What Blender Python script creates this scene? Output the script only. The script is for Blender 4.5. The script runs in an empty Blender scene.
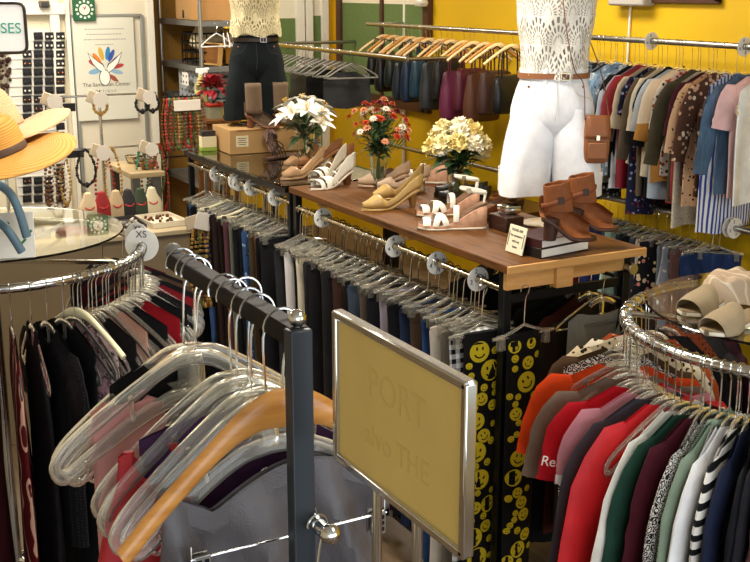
import bpy, math, random
from math import sin, cos, pi, radians, sqrt, atan2
from mathutils import Vector, Matrix
S = bpy.context.scene
COL = S.collection
# ------------------------------------------------------------------ camera
CAMH = 2.25
FPX = 1126.0
PITCH, YAW = radians(14.7), radians(28.7)
cam = bpy.data.cameras.new('camera')
camo = bpy.data.objects.new('camera', cam)
COL.objects.link(camo)
cam.sensor_width = 36.0
cam.lens = 36.0 * FPX / 750.0
cam.clip_start = 0.05
camo.location = (0, 0, CAMH)
camo.rotation_euler = (pi / 2 - PITCH, 0, -YAW)
S.camera = camo
_f = Vector((sin(YAW) * cos(PITCH), cos(YAW) * cos(PITCH), -sin(PITCH)))
_r = Vector((cos(YAW), -sin(YAW), 0))
_u = Vector((sin(YAW) * sin(PITCH), cos(YAW) * sin(PITCH), cos(PITCH)))
def ray(px, py):
    return _f + _r * ((px - 375) / FPX) + _u * ((281 - py) / FPX)
def at_z(px, py, z):
    d = ray(px, py); t = (z - CAMH) / d.z
    return Vector((d.x * t, d.y * t, z))
def at_y(px, py, y):
    d = ray(px, py); t = y / d.y
    return Vector((d.x * t, y, CAMH + d.z * t))
def at_x(px, py, x):
    d = ray(px, py); t = x / d.x
    return Vector((x, d.y * t, CAMH + d.z * t))

# ------------------------------------------------------------------ materials
def lin(c):
    if isinstance(c, str):
        c = c.lstrip('#')
        c = [int(c[i:i + 2], 16) / 255 for i in (0, 2, 4)]
    return tuple((x / 12.92 if x <= .04045 else ((x + .055) / 1.055) ** 2.4) for x in c) + (1,)
MATS = {}
class NT:
    def __init__(s, m):
        s.t = m.node_tree; s.n = s.t.nodes; s.l = s.t.links
    def new(s, ty, **kw):
        n = s.n.new(ty)
        for k, v in kw.items():
            if hasattr(n, k) and not k.startswith('i_'): setattr(n, k, v)
        return n
    def put(s, sock, v):
        if hasattr(v, 'is_output') or isinstance(v, bpy.types.NodeSocket): s.l.new(v, sock)
        else: sock.default_value = v
    def math(s, op, a, b=None, c=None):
        n = s.new('ShaderNodeMath', operation=op)
        s.put(n.inputs[0], a)
        if b is not None: s.put(n.inputs[1], b)
        if c is not None: s.put(n.inputs[2], c)
        return n.outputs[0]
    def mix(s, fac, a, b):
        n = s.new('ShaderNodeMix', data_type='RGBA')
        s.put(n.inputs['Factor'], fac)
        s.put(n.inputs[6], a); s.put(n.inputs[7], b)
        return n.outputs[2]
    def coord(s, kind='Object', scale=(1, 1, 1), rot=(0, 0, 0)):
        t = s.new('ShaderNodeTexCoord'); m = s.new('ShaderNodeMapping')
        s.l.new(t.outputs[kind], m.inputs[0])
        m.inputs['Scale'].default_value = scale; m.inputs['Rotation'].default_value = rot
        return m.outputs[0]
    def noise(s, vec, scale, detail=3, rough=.5):
        n = s.new('ShaderNodeTexNoise'); s.l.new(vec, n.inputs['Vector'])
        n.inputs['Scale'].default_value = scale; n.inputs['Detail'].default_value = detail
        n.inputs['Roughness'].default_value = rough
        return n.outputs[0]
    def voro(s, vec, scale, feature='F1', out='Distance', rnd=1):
        n = s.new('ShaderNodeTexVoronoi', feature=feature); s.l.new(vec, n.inputs['Vector'])
        n.inputs['Scale'].default_value = scale
        if 'Randomness' in n.inputs: n.inputs['Randomness'].default_value = rnd
        return n.outputs[out]
    def sep(s, vec):
        n = s.new('ShaderNodeSeparateXYZ'); s.l.new(vec, n.inputs[0])
        return n.outputs
    def ramp(s, fac, stops, const=False):
        n = s.new('ShaderNodeValToRGB'); s.put(n.inputs[0], fac)
        e = n.color_ramp.elements
        if const: n.color_ramp.interpolation = 'CONSTANT'
        while len(e) < len(stops): e.new(.5)
        for k, (p, c) in enumerate(stops): e[k].position = p; e[k].color = c
        return n.outputs[0]
    def bump(s, h, strength=.3, dist=.01):
        n = s.new('ShaderNodeBump'); s.l.new(h, n.inputs['Height'])
        n.inputs['Strength'].default_value = strength; n.inputs['Distance'].default_value = dist
        return n.outputs[0]
def base(name):
    m = bpy.data.materials.new(name); m.use_nodes = True
    return m, NT(m), m.node_tree.nodes['Principled BSDF']
def M(name, c, rough=.5, metal=0, trans=0, ior=1.45, spec=.5, var=0, vscale=8, bump=0, bscale=60, coat=0, sheen=0, alpha=1, emit=0):
    """plain surface with a little procedural variation"""
    if name in MATS: return MATS[name]
    m, t, b = base(name)
    col = lin(c)
    v = t.coord('Object')
    if var:
        n = t.noise(v, vscale, 4)
        d = tuple(x * (1 - var) for x in col[:3]) + (1,); l = tuple(min(1, x * (1 + var)) for x in col[:3]) + (1,)
        t.l.new(t.ramp(n, [(.3, d), (.7, l)]), b.inputs['Base Color'])
    else: b.inputs['Base Color'].default_value = col
    b.inputs['Roughness'].default_value = rough; b.inputs['Metallic'].default_value = metal
    b.inputs['Transmission Weight'].default_value = trans; b.inputs['IOR'].default_value = ior
    b.inputs['Specular IOR Level'].default_value = spec
    b.inputs['Coat Weight'].default_value = coat; b.inputs['Sheen Weight'].default_value = sheen
    b.inputs['Alpha'].default_value = alpha
    if emit:
        b.inputs['Emission Color'].default_value = col; b.inputs['Emission Strength'].default_value = emit
    if bump: t.l.new(t.bump(t.noise(v, bscale, 3), bump, .004), b.inputs['Normal'])
    MATS[name] = m
    return m
def fabric(c, pat=None, c2='ffffff', c3=None, sc=30, rough=.85, sheen=0):
    key = 'cloth_%s_%s_%s_%s_%s_%s' % (c, pat, c2, c3, sc, rough)
    if key in MATS: return MATS[key]
    m, t, b = base(key)
    A, B = lin(c), lin(c2); C3 = lin(c3) if c3 else B
    v = t.coord('Object')
    n = t.noise(v, 9, 4)
    col = None
    if pat in ('stripe', 'hstripe', 'wstripe'):
        s = t.sep(v); ax = s[0] if pat != 'hstripe' else s[2]
        wob = t.math('MULTIPLY', t.noise(v, 3 if pat != 'wstripe' else 6, 2), .03 if pat != 'wstripe' else .12)
        w = t.math('SINE', t.math('MULTIPLY', t.math('ADD', ax, wob), sc * 6.28))
        f = t.math('GREATER_THAN', w, .15 if pat != 'wstripe' else .82)
        col = t.mix(f, A, B)
    elif pat == 'floral':
        cl = t.voro(v, sc, out='Color'); d = t.voro(v, sc)
        sep = t.new('ShaderNodeSeparateColor'); t.l.new(cl, sep.inputs[0])
        f1 = t.math('MULTIPLY', t.math('GREATER_THAN', sep.outputs[0], .45), t.math('LESS_THAN', d, .42))
        col = t.mix(f1, A, t.mix(t.math('GREATER_THAN', sep.outputs[1], .5), B, C3))
    elif pat == 'dots':
        d = t.voro(v, sc, rnd=.25)
        col = t.mix(t.math('LESS_THAN', d, .3), A, B)
    elif pat == 'leopard':
        d = t.voro(v, sc); n2 = t.noise(v, sc * 1.7, 2)
        f = t.math('LESS_THAN', t.math('ADD', d, t.math('MULTIPLY', n2, .5)), .52)
        col = t.mix(f, A, B)
    elif pat == 'check':
        s = t.sep(v)
        a = t.math('GREATER_THAN', t.math('SINE', t.math('MULTIPLY', s[0], sc * 6.28)), 0)
        bb = t.math('GREATER_THAN', t.math('SINE', t.math('MULTIPLY', s[2], sc * 6.28)), 0)
        f = t.math('MULTIPLY', t.math('ADD', a, bb), .5)
        col = t.mix(f, A, B)
    elif pat == 'marble':
        n3 = t.noise(v, sc, 5, .65)
        col = t.ramp(n3, [(.40, A), (.47, B), (.53, C3), (.60, A)])
    elif pat == 'paisley':
        d = t.voro(v, sc, feature='DISTANCE_TO_EDGE'); n2 = t.noise(v, sc * 2, 2)
        col = t.mix(t.math('GREATER_THAN', t.math('ABSOLUTE', t.math('SUBTRACT', t.math('ADD', d, t.math('MULTIPLY', n2, .3)), .3)), .09), B, A)
    elif pat == 'denim':
        dk = tuple(x * .55 for x in A[:3]) + (1,); lt = tuple(min(1, x * 1.5 + .02) for x in A[:3]) + (1,)
        col = t.ramp(t.noise(t.coord('Object', (1, 1, .35)), 14, 5, .65), [(.3, dk), (.55, A), (.75, lt)])
    elif pat == 'block':
        s = t.sep(v)
        col = t.mix(t.math('LESS_THAN', s[2], -sc), A, B)
    else:
        dk = tuple(x * .82 for x in A[:3]) + (1,); lt = tuple(min(1, x * 1.12 + .003) for x in A[:3]) + (1,)
        col = t.ramp(n, [(.3, dk), (.7, lt)])
    t.l.new(col, b.inputs['Base Color'])
    b.inputs['Roughness'].default_value = rough
    b.inputs['Sheen Weight'].default_value = sheen
    b.inputs['Specular IOR Level'].default_value = .15 if rough > .6 else .45
    h = t.math('ADD', t.math('MULTIPLY', t.noise(v, 420, 2), .25), t.noise(t.coord('Object', (1.6, 1.6, .6)), 16, 3))
    t.l.new(t.bump(h, .35, .012), b.inputs['Normal'])
    MATS[key] = m
    return m
def wood(name, c1, c2, axis=1, sc=1, rough=.4, coat=.15, spec=.4):
    if name in MATS: return MATS[name]
    m, t, b = base(name)
    s = [14, 14, 14]; s[axis] = 1.2
    v = t.coord('Object', tuple(x * sc for x in s))
    n = t.noise(v, 1.6, 6, .6)
    n2 = t.noise(v, 9, 2)
    f = t.math('ADD', t.math('MULTIPLY', n, .8), t.math('MULTIPLY', n2, .2))
    t.l.new(t.ramp(f, [(.34, lin(c2)), (.5, lin(c1)), (.66, lin(c2))]), b.inputs['Base Color'])
    b.inputs['Roughness'].default_value = rough; b.inputs['Coat Weight'].default_value = coat; b.inputs['Specular IOR Level'].default_value = spec
    t.l.new(t.bump(f, .15, .003), b.inputs['Normal'])
    MATS[name] = m
    return m
CHROME = M('chrome', 'd8d8d6', .12, 1)
STEEL = M('brushed_steel', 'a9a8a4', .3, 1)
BRASSY = M('warm_chrome', 'b8aa8c', .18, 1)
BLACKM = M('black_metal', '17181a', .38, .6)
DARKBAR = M('dark_bronze_metal', '130d07', .6, 0, spec=.2)
SLATEM = M('slate_powder_coat', '2c3238', .42, .3)
CLEAR = M('clear_plastic', 'f4f2e8', .07, 0, .90, 1.42)
GLASS = M('clear_glass', 'eef4f0', .02, 0, 1.0, 1.45)
SMOKED = M('tabletop_glass', 'd9dccb', .02, 0, 1.0, 1.45)
WATER = M('water', 'f4f8f6', .0, 0, 1.0, 1.33)
WHITEP = M('white_plastic', 'e9e8e2', .35)
WHITECARD = M('white_card', 'f0eee6', .7)
BLACKINK = M('black_ink', '15151a', .7)
LHANG = wood('hanger_beech', 'c98d48', 'b0732f', 0, 1, .35, .3)
LHANG2 = wood('hanger_pale_wood', 'e6c894', 'd3ab70', 0, 1, .4, .2)
WHANG = M('white_hanger_plastic', 'efeee8', .3)
CREAMH = M('cream_padded_cloth', 'e6deba', .7, var=.08)
# ------------------------------------------------------------------ mesh builder
class MB:
    def __init__(s): s.v = []; s.f = []; s.m = []
    def _a(s, pts):
        k = len(s.v); s.v.extend([tuple(p) for p in pts]); return k
    def face(s, pts, mi=0):
        k = s._a(pts); s.f.append(tuple(range(k, k + len(pts)))); s.m.append(mi)
    def grid(s, rows, closed=True, cap0=False, cap1=False, mi=0):
        n = len(rows[0]); k = s._a([p for r in rows for p in r])
        for j in range(len(rows) - 1):
            for i in range(n if closed else n - 1):
                a = k + j * n + i; b = k + j * n + (i + 1) % n
                s.f.append((a, b, b + n, a + n)); s.m.append(mi)
        if cap0: s.f.append(tuple(reversed(range(k, k + n)))); s.m.append(mi)
        if cap1:
            e = k + (len(rows) - 1) * n; s.f.append(tuple(range(e, e + n))); s.m.append(mi)
        return s
    def tube(s, path, r, n=8, closed=False, caps=True, up=None, mi=0):
        P = [Vector(p) for p in path]; N = len(P); rows = []
        nrm = None
        for i in range(N):
            if closed: t = P[(i + 1) % N] - P[i - 1]
            else: t = P[min(i + 1, N - 1)] - P[max(i - 1, 0)]
            t.normalize()
            if up is not None:
                u = Vector(up); u = u - t * u.dot(t)
                if u.length < 1e-5: u = t.orthogonal()
                u.normalize()
            else:
                if nrm is None: nrm = t.orthogonal().normalized()
                u = nrm - t * nrm.dot(t)
                if u.length < 1e-5: u = t.orthogonal()
                u.normalize(); nrm = u
            sd = t.cross(u)
            rr = r[i] if isinstance(r, list) else r
            ra, rb = rr if isinstance(rr, tuple) else (rr, rr)
            rows.append([P[i] + sd * (ra * cos(2 * pi * k / n)) + u * (rb * sin(2 * pi * k / n)) for k in range(n)])
        if closed: rows.append(rows[0])
        s.grid(rows, True, caps and not closed, caps and not closed, mi)
        return s
    def box(s, c, d, mi=0, rz=0, rot=None):
        c = Vector(c); R = rot if rot is not None else Matrix.Rotation(rz, 3, 'Z')
        x, y, z = d[0] / 2, d[1] / 2, d[2] / 2
        p = [c + R @ Vector(q) for q in ((-x, -y, -z), (x, -y, -z), (x, y, -z), (-x, y, -z), (-x, -y, z), (x, -y, z), (x, y, z), (-x, y, z))]
        k = s._a(p)
        for q in ((0, 3, 2, 1), (4, 5, 6, 7), (0, 1, 5, 4), (1, 2, 6, 5), (2, 3, 7, 6), (3, 0, 4, 7)):
            s.f.append(tuple(k + i for i in q)); s.m.append(mi)
        return s
    def lathe(s, prof, n=24, c=(0, 0, 0), mi=0, cap0=True, cap1=True, sx=1, sy=1):
        s.grid([[(c[0] + sx * r * cos(2 * pi * k / n), c[1] + sy * r * sin(2 * pi * k / n), c[2] + z) for k in range(n)] for r, z in prof], True, cap0, cap1, mi)
        return s
    def ball(s, c, r, n=12, mi=0, sc=(1, 1, 1)):
        m = max(4, n // 2)
        rows = [[(c[0] + sc[0] * r * sin(pi * j / m) * cos(2 * pi * k / n), c[1] + sc[1] * r * sin(pi * j / m) * sin(2 * pi * k / n), c[2] - sc[2] * r * cos(pi * j / m)) for k in range(n)] for j in range(m + 1)]
        rows[0] = [(p[0] + 1e-5 * cos(k), p[1] + 1e-5 * sin(k), p[2]) for k, p in enumerate(rows[0])]
        s.grid(rows, True, False, False, mi); return s
    def build(s, name, mats, parent=None, bevel=0, smooth=True, solid=0, sub=0, label=None, ang=42, loc=None, rot=None):
        me = bpy.data.meshes.new(name)
        me.from_pydata(s.v, [], s.f)
        if not isinstance(mats, (list, tuple)): mats = [mats]
        for m in mats: me.materials.append(m)
        if len(mats) > 1: me.polygons.foreach_set('material_index', s.m)
        if smooth:
            me.polygons.foreach_set('use_smooth', [True] * len(s.f))
            me.set_sharp_from_angle(angle=radians(ang))
        me.update()
        o = bpy.data.objects.new(name, me); COL.objects.link(o)
        if parent is not None: o.parent = parent
        if loc is not None: o.location = loc
        if rot is not None: o.rotation_euler = rot
        if label: o['label'] = label
        if solid:
            q = o.modifiers.new('thick', 'SOLIDIFY'); q.thickness = solid; q.offset = 0
        if bevel:
            q = o.modifiers.new('edge', 'BEVEL'); q.width = bevel; q.segments = 2; q.limit_method = 'ANGLE'
        if sub:
            q = o.modifiers.new('sub', 'SUBSURF'); q.levels = sub; q.render_levels = sub
        return o
USED = {}
def tag(o, label, cat, group=None, kind=None):
    o['label'] = label; o['category'] = cat
    if group: o['group'] = group
    if kind: o['kind'] = kind
    return o
def thing(name, label, cat, loc=(0, 0, 0), rz=0, group=None, rot=None):
    o = bpy.data.objects.new(name, None); COL.objects.link(o)
    o.empty_display_size = .05
    o.location = loc; o.rotation_euler = rot if rot is not None else (0, 0, rz)
    return tag(o, label, cat, group)
def struct(name, mb, mat, parent=None, bevel=0):
    o = mb.build(name, mat, parent, bevel=bevel)
    o['kind'] = 'structure'
    return o
KIDS = {}
def dup(root, label=None, loc=None, rot=None, group=None, mats=None):
    """copy of a thing with its parts and their sub-parts"""
    kids = [o for o in ALLCH.get(root.name, [])]
    r = root.copy(); COL.objects.link(r)
    if loc is not None: r.location = loc
    if rot is not None: r.rotation_euler = rot
    if label: r['label'] = label
    if group: r['group'] = group
    for ch in kids:
        c = ch.copy(); COL.objects.link(c); c.parent = r
        for g in ALLCH.get(ch.name, []):
            d = g.copy(); COL.objects.link(d); d.parent = c
    return r
ALLCH = {}
def remember(root):
    ALLCH[root.name] = [o for o in COL.objects if o.parent == root]
    for c in ALLCH[root.name]:
        ALLCH[c.name] = [o for o in COL.objects if o.parent == c]
    return root
def text(body, size, mat, parent, loc, rot, name='lettering', align='CENTER', ext=.0004, space=1.0):
    cu = bpy.data.curves.new(name, 'FONT'); cu.body = body; cu.size = size
    cu.align_x = align; cu.align_y = 'CENTER'; cu.extrude = ext; cu.space_character = space
    tmp = bpy.data.objects.new(name, cu); COL.objects.link(tmp)
    me = bpy.data.meshes.new_from_object(tmp)
    bpy.data.objects.remove(tmp); me.materials.clear(); me.materials.append(mat)
    o = bpy.data.objects.new(name, me); COL.objects.link(o)
    o.parent = parent; o.location = loc; o.rotation_euler = rot
    return o
def lerp(a, b, t): return a + (b - a) * t
def sm(t):
    t = max(0, min(1, t)); return t * t * (3 - 2 * t)
def interp(tab, u):
    for (a, x), (b, y) in zip(tab, tab[1:]):
        if u <= b: return lerp(x, y, sm((u - a) / (b - a)) if b > a else 0)
    return tab[-1][1]
def spline(pts, n):
    """Catmull-Rom through pts"""
    P = [Vector(p) for p in pts]; out = []
    for i in range(len(P) - 1):
        a = P[max(i - 1, 0)]; b = P[i]; c = P[i + 1]; d = P[min(i + 2, len(P) - 1)]
        for k in range(n):
            t = k / n
            out.append(.5 * (2 * b + (c - a) * t + (2 * a - 5 * b + 4 * c - d) * t * t + (3 * b - a - 3 * c + d) * t ** 3))
    out.append(P[-1])
    return out
# ------------------------------------------------------------------ hangers
PROTO = {}
def inst(key, builder, label, loc, rot=(0, 0, 0), group=None):
    """first use builds the thing, later uses copy it with its parts"""
    if key not in PROTO:
        r = builder(label); r.location = loc; r.rotation_euler = rot
        if group: r['group'] = group
        PROTO[key] = remember(r)
        return r
    r = dup(PROTO[key], label, loc, rot)
    if 'group' in r.keys() and not group: del r['group']
    if group: r['group'] = group
    return r
def hook_mb(rr=.0175, top=-.078, wire=.0018):
    m = MB()
    p = [(0, 0, top - .004), (0, 0, top + .02), (.004, 0, -rr - .014), (rr * .75, 0, -rr * .8)]
    for k in range(13):
        a = -.55 + (pi + .75) * k / 12
        p.append((rr * cos(a), 0, rr * sin(a)))
    m.tube(spline(p[:4], 4)[:-1] + [Vector(q) for q in p[4:]], wire, 6, up=(0, 1, 0))
    return m
def clear_hanger(label, rr=.0175, n=8, dz=-.062, k_=1.0):
    t = thing('clothes_hanger', label, 'hanger')
    h = [(.0, -.078), (.03, -.081), (.075, -.103), (.14, -.141), (.19, -.174), (.208, -.192), (.2115, -.203), (.203, -.213), (.188, -.209), (.15, -.185), (.09, -.151), (.04, -.131), (0, -.127)]
    half = spline([(x, 0, z) for x, z in h], 3)
    loop = half[:-1] + [Vector((-p.x, 0, p.z)) for p in reversed(half)][:-1]
    m = MB(); m.tube(loop, (.0082 * k_, .0034 * k_), n, closed=True, up=(0, 1, 0))
    m.tube([(0, 0, -.076), (0, 0, -.129)], (.012, .0035), n, up=(0, 1, 0))
    for s in (-1, 1):
        m.tube(spline([(s * .168, 0, -.197), (s * .166, 0, -.212), (s * .174, 0, -.221), (s * .182, 0, -.217)], 3), (.003, .003), 6, up=(0, 1, 0))
        m.tube([(s * .10, 0, -.12), (s * .095, 0, -.152)], (.004, .003), 6, up=(0, 1, 0))
    m.v = [(p[0], p[1], p[2] + dz + (p[2] + .078) * (.25 if dz else 0)) for p in m.v]
    m.build('hanger_body', CLEAR, t)
    hook_mb(rr, -.078 + dz).build('hook', CHROME, t)
    return t
def clip_hanger(label, rr=.0175, w=.13, col=None, dz=-.04):
    t = thing('clip_hanger', label, 'hanger')
    m = MB()
    m.tube(spline([(-w, 0, -.115), (-w * .6, 0, -.108), (-.02, 0, -.088), (0, 0, -.08), (.02, 0, -.088), (w * .6, 0, -.108), (w, 0, -.115)], 4), (.006, .004), 8, up=(0, 1, 0))
    m.tube([(-w, 0, -.118), (w, 0, -.118)], (.004, .003), 6, up=(0, 1, 0))
    m.v = [(p[0], p[1], p[2] + dz) for p in m.v]
    m.build('hanger_bar', col or CLEAR, t)
    hook_mb(rr, -.078 + dz).build('hook', CHROME, t)
    for s in (-1, 1):
        c = MB(); c.box((s * (w - .035), .007, -.132), (.026, .004, .05)); c.box((s * (w - .035), -.007, -.132), (.026, .004, .05))
        c.tube([(s * (w - .05), 0, -.118), (s * (w - .02), 0, -.118)], .006, 8)
        c.v = [(p[0], p[1], p[2] + dz) for p in c.v]
        c.build('clip', CLEAR if col is None else CHROME, t, bevel=.001)
    return t
def wood_hanger(label, rr=.0175, mat=None, dz=0, k_=1.0):
    t = thing('wooden_hanger', label, 'hanger')
    m = MB()
    for s in (-1, 1):
        pts = spline([(0, 0, -.092), (s * .03, 0, -.094), (s * .07, 0, -.108), (s * .12, 0, -.136), (s * .18, 0, -.174), (s * .222, 0, -.204)], 4)
        L = len(pts)
        m.tube(pts, [(lerp(.019, .010, sm(i / (L - 1) * 1.6)), lerp(.0075, .0105, i / (L - 1))) for i in range(L)], 10, up=(0, 1, 0))
    m.v = [(p[0], p[1], -.092 + dz + (p[2] + .092) * k_) for p in m.v]
    m.build('hanger_body', mat or LHANG, t, bevel=0)
    hook_mb(rr, -.076 + dz, .002).build('hook', CHROME, t)
    return t
def wire_hanger(label, rr=.0175, mat=None, r=.0025):
    t = thing('thin_hanger', label, 'hanger')
    m = MB()
    m.tube(spline([(-.2, 0, -.185), (-.195, 0, -.17), (-.1, 0, -.115), (-.015, 0, -.08), (0, 0, -.076), (.015, 0, -.08), (.1, 0, -.115), (.195, 0, -.17), (.2, 0, -.185)], 4), r, 6, up=(0, 1, 0))
    m.tube([(-.2, 0, -.185), (.2, 0, -.185)], r, 6, up=(0, 1, 0))
    m.build('hanger_body', mat or WHANG, t)
    hook_mb(rr).build('hook', CHROME, t)
    return t
# ------------------------------------------------------------------ garments (rod centre at the local origin, x along the hanger)
def garment(name, cat, label, loc, rz, mat, L=.65, hw=.2, th=.017, nw=.06, df=.075, db=.02, slope=.5, sleeve=0, sl_ang=10, flare=.0, A=.012,
            seed=0, mat2=None, collar=None, sw=.072, hem=0, strap=False, z0=-.136, buttons=None, skew=0):
    R = random.Random(seed * 7 + 3)
    t = thing(name, label, cat, loc, rz)
    p1, p2, p3, p4 = [R.uniform(0, 6.28) for _ in range(4)]
    k1 = R.uniform(16, 24); k2 = R.uniform(34, 48)
    NV, NU = 16, 32
    def sh(x, front):
        ax = abs(x)
        if ax < nw:
            return -(df if front else db) * (1 - (ax / nw) ** 2)
        return -slope * (ax - nw)
    def wob(x, v):
        return A * sm(v * 1.3) * (sin(x * k1 + p1 + v * 1.4) + .5 * sin(x * k2 + p2 - v)) + .35 * A * sin(v * 5 + p4) * v
    m = MB(); rows = []
    for j in range(NV + 1):
        v = j / NV; v = v ** 1.35
        row = []
        wv = 1 if not sleeve else 1 - .1 * sm(v / .2)
        if strap: wv = lerp(.55, 1, sm(v / .3))
        wv *= 1 + flare * v
        for i in range(NU):
            a = 2 * pi * i / NU
            cx = math.copysign(abs(cos(a)) ** .6, cos(a)); sy = math.copysign(abs(sin(a)) ** .75, sin(a))
            x = hw * wv * cx
            T = lerp(.005, th, sm(v / .18)) * (1 + .35 * v * sin(x * 40 + p3))
            y = T * sy + wob(x, v)
            xo = hw * (1 if not strap else .62) * cx
            z = z0 + sh(xo, sin(a) < 0) * (1 - min(1, v * 1.0)) ** 1.6 - L * v + (.008 * sin(x * 25 + p2) + .01 * cos(a) * R.uniform(-1, 1) * .2) * v
            row.append((x + skew * v, y, z))
        rows.append(row)
    m.grid(rows, True, False, False)
    m.build('body', mat, t)
    if hem:
        b = MB(); last = rows[-1]; rr = []
        for k in range(3):
            rr.append([(p[0] * 1.012, p[1] * 1.0 + (.0015 if sin(2 * pi * i / NU) > 0 else -.0015), p[2] + hem * (1 - k / 2) - .002) for i, p in enumerate(last)])
        b.grid(rr, True); b.build('hem_band', mat2 or mat, t)
    if sleeve:
        for s in (-1, 1):
            zt = z0 - slope * (hw - nw)
            P = [Vector((s * (hw - .055), 0, zt - .035)), Vector((s * (hw - .02), 0, zt - .05))]
            n = 8; ang0 = radians(48); ang1 = radians(sl_ang)
            d = sleeve / n
            for k in range(n):
                a = lerp(ang0, ang1, sm((k + 1) / 4))
                P.append(P[-1] + Vector((s * sin(a) * d, R.uniform(-.004, .004), -cos(a) * d)))
            rad = []
            for k in range(len(P)):
                w = lerp(sw, sw * (.62 if sleeve > .35 else .95), k / (len(P) - 1))
                rad.append((w * (.72 if k == 0 else 1) * R.uniform(.95, 1.05), (.007 if k == 0 else .015) * R.uniform(.85, 1.2)))
            q = MB(); q.tube(P, rad, 14, caps=False, up=(0, 1, 0))
            so = q.build('sleeve', mat, t)
            if mat2 and hem:
                c = MB(); e = P[-1]; e2 = P[-1] + (P[-1] - P[-2]).normalized() * .02
                c.tube([e - (e2 - e) * .3, e2], [(rad[-1][0] * 1.05, rad[-1][1] * 1.15)] * 2, 14, caps=False, up=(0, 1, 0))
                c.build('cuff', mat2, so)
    if collar:
        c = MB(); ring = []
        for i in range(17):
            a = pi * 2 * i / 16
            ring.append((nw * 1.02 * cos(a), .012 * sin(a), z0 + .004 + sh(nw * .98 * cos(a), sin(a) < 0) * .9))
        c.tube(ring[:-1], (.009, .004), 6, closed=True, up=(0, 1, 0)); c.build('collar', collar, t)
    if strap:
        for s in (-1, 1):
            c = MB(); q_ = hw / .19; c.tube([(s * .07 * q_, 0, z0 - .0), (s * .08 * q_, 0, z0 - .06), (s * .085 * q_, 0, z0 - .12)], (.008, .005), 6, up=(0, 1, 0)); c.build('strap', mat2 or mat, t)
    if buttons:
        b = MB()
        for k in range(6):
            b.ball((.0, -th - .012, z0 - df - .03 - k * .085), .0055, 8, sc=(1, .5, 1))
        b.build('buttons', buttons, t)
    return t
def trousers(name, cat, label, loc, rz, mat, L=.95, hw=.115, th=.011, seed=0, mat2=None, z0=-.172, flare=0, A=.006, shorts=False, offx=0):
    R = random.Random(seed * 13 + 5)
    t = thing(name, label, cat, loc, rz)
    for side in (-1, 1):
        p1, p2, p3 = [R.uniform(0, 6.28) for _ in range(3)]
        m = MB(); rows = []; NV, NU = 14, 20
        Ls = L + R.uniform(-.02, .02)
        for j in range(NV + 1):
            v = j / NV; row = []
            w = hw * lerp(1, .86 + flare, sm(v * 1.2)); T = lerp(.004, th, sm(v / .15))
            for i in range(NU):
                a = 2 * pi * i / NU
                cx = math.copysign(abs(cos(a)) ** .6, cos(a)); sy = math.copysign(abs(sin(a)) ** .8, sin(a))
                x = w * cx + offx + side * .006 + .008 * sin(v * 4 + p3) * v
                y = side * th * .82 * sm(v / .1) + T * sy + A * v * sin(x * 30 + p1 + v * 2) + .4 * A * sin(v * 6 + p2) * v
                z = z0 - .03 * sm(abs(cx) * .5) - Ls * v
                row.append((x, y, z))
            rows.append(row)
        m.grid(rows, True, True, False)
        m.build('trouser_leg', mat, t)
    b = MB()
    pts = []
    for i in range(16):
        a = 2 * pi * i / 16
        pts.append((hw * 1.02 * math.copysign(abs(cos(a)) ** .6, cos(a)) + offx, .0125 * sin(a), z0 - .02 - .012 * abs(cos(a))))
    b.grid([[(p[0], p[1], p[2] + dz) for p in pts] for dz in (.026, .012, -.012)], True, True, False)
    wb = b.build('waistband', mat2 or mat, t)
    return t
def skirt(name, cat, label, loc, rz, mat, L=.55, hw=.15, hw2=.2, th=.02, seed=0, z0=-.165, ruff=0, mat2=None):
    R = random.Random(seed * 3 + 1); t = thing(name, label, cat, loc, rz)
    m = MB(); rows = []; NV, NU = 18, 96; p1, p2 = R.uniform(0, 6), R.uniform(0, 6)
    for j in range(NV + 1):
        v = j / NV; row = []
        for i in range(NU):
            a = 2 * pi * i / NU
            cx = math.copysign(abs(cos(a)) ** .7, cos(a)); sy = math.copysign(abs(sin(a)) ** .7, sin(a))
            w = lerp(hw, hw2, sm(v * 1.4)); x = w * cx
            y = lerp(.006, th, sm(v * 3)) * sy + (.006 + ruff) * sm(v * (2 if not ruff else 9)) * sin(x * 55 + p1 - (16 * v if ruff else 0)) + .006 * v * sin(x * 23 + p2 + v)
            z = z0 - L * v + ruff * (3.2 * abs(sin(x * 12 + 1.1)) - 1) * (1 - v) ** 2
            row.append((x, y, z))
        rows.append(row)
    m.grid(rows, True, not ruff, False); m.build('skirt_body', mat, t)
    b = MB()
    b.grid([[(p[0] * 1.01, p[1] * (1.25 if not ruff else 1.02), p[2] + dz) for p in rows[0]] for dz in (.004, -.012, -.028)], True, not ruff, False)
    b.build('waistband', mat2 or mat, t)
    return t
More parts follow.
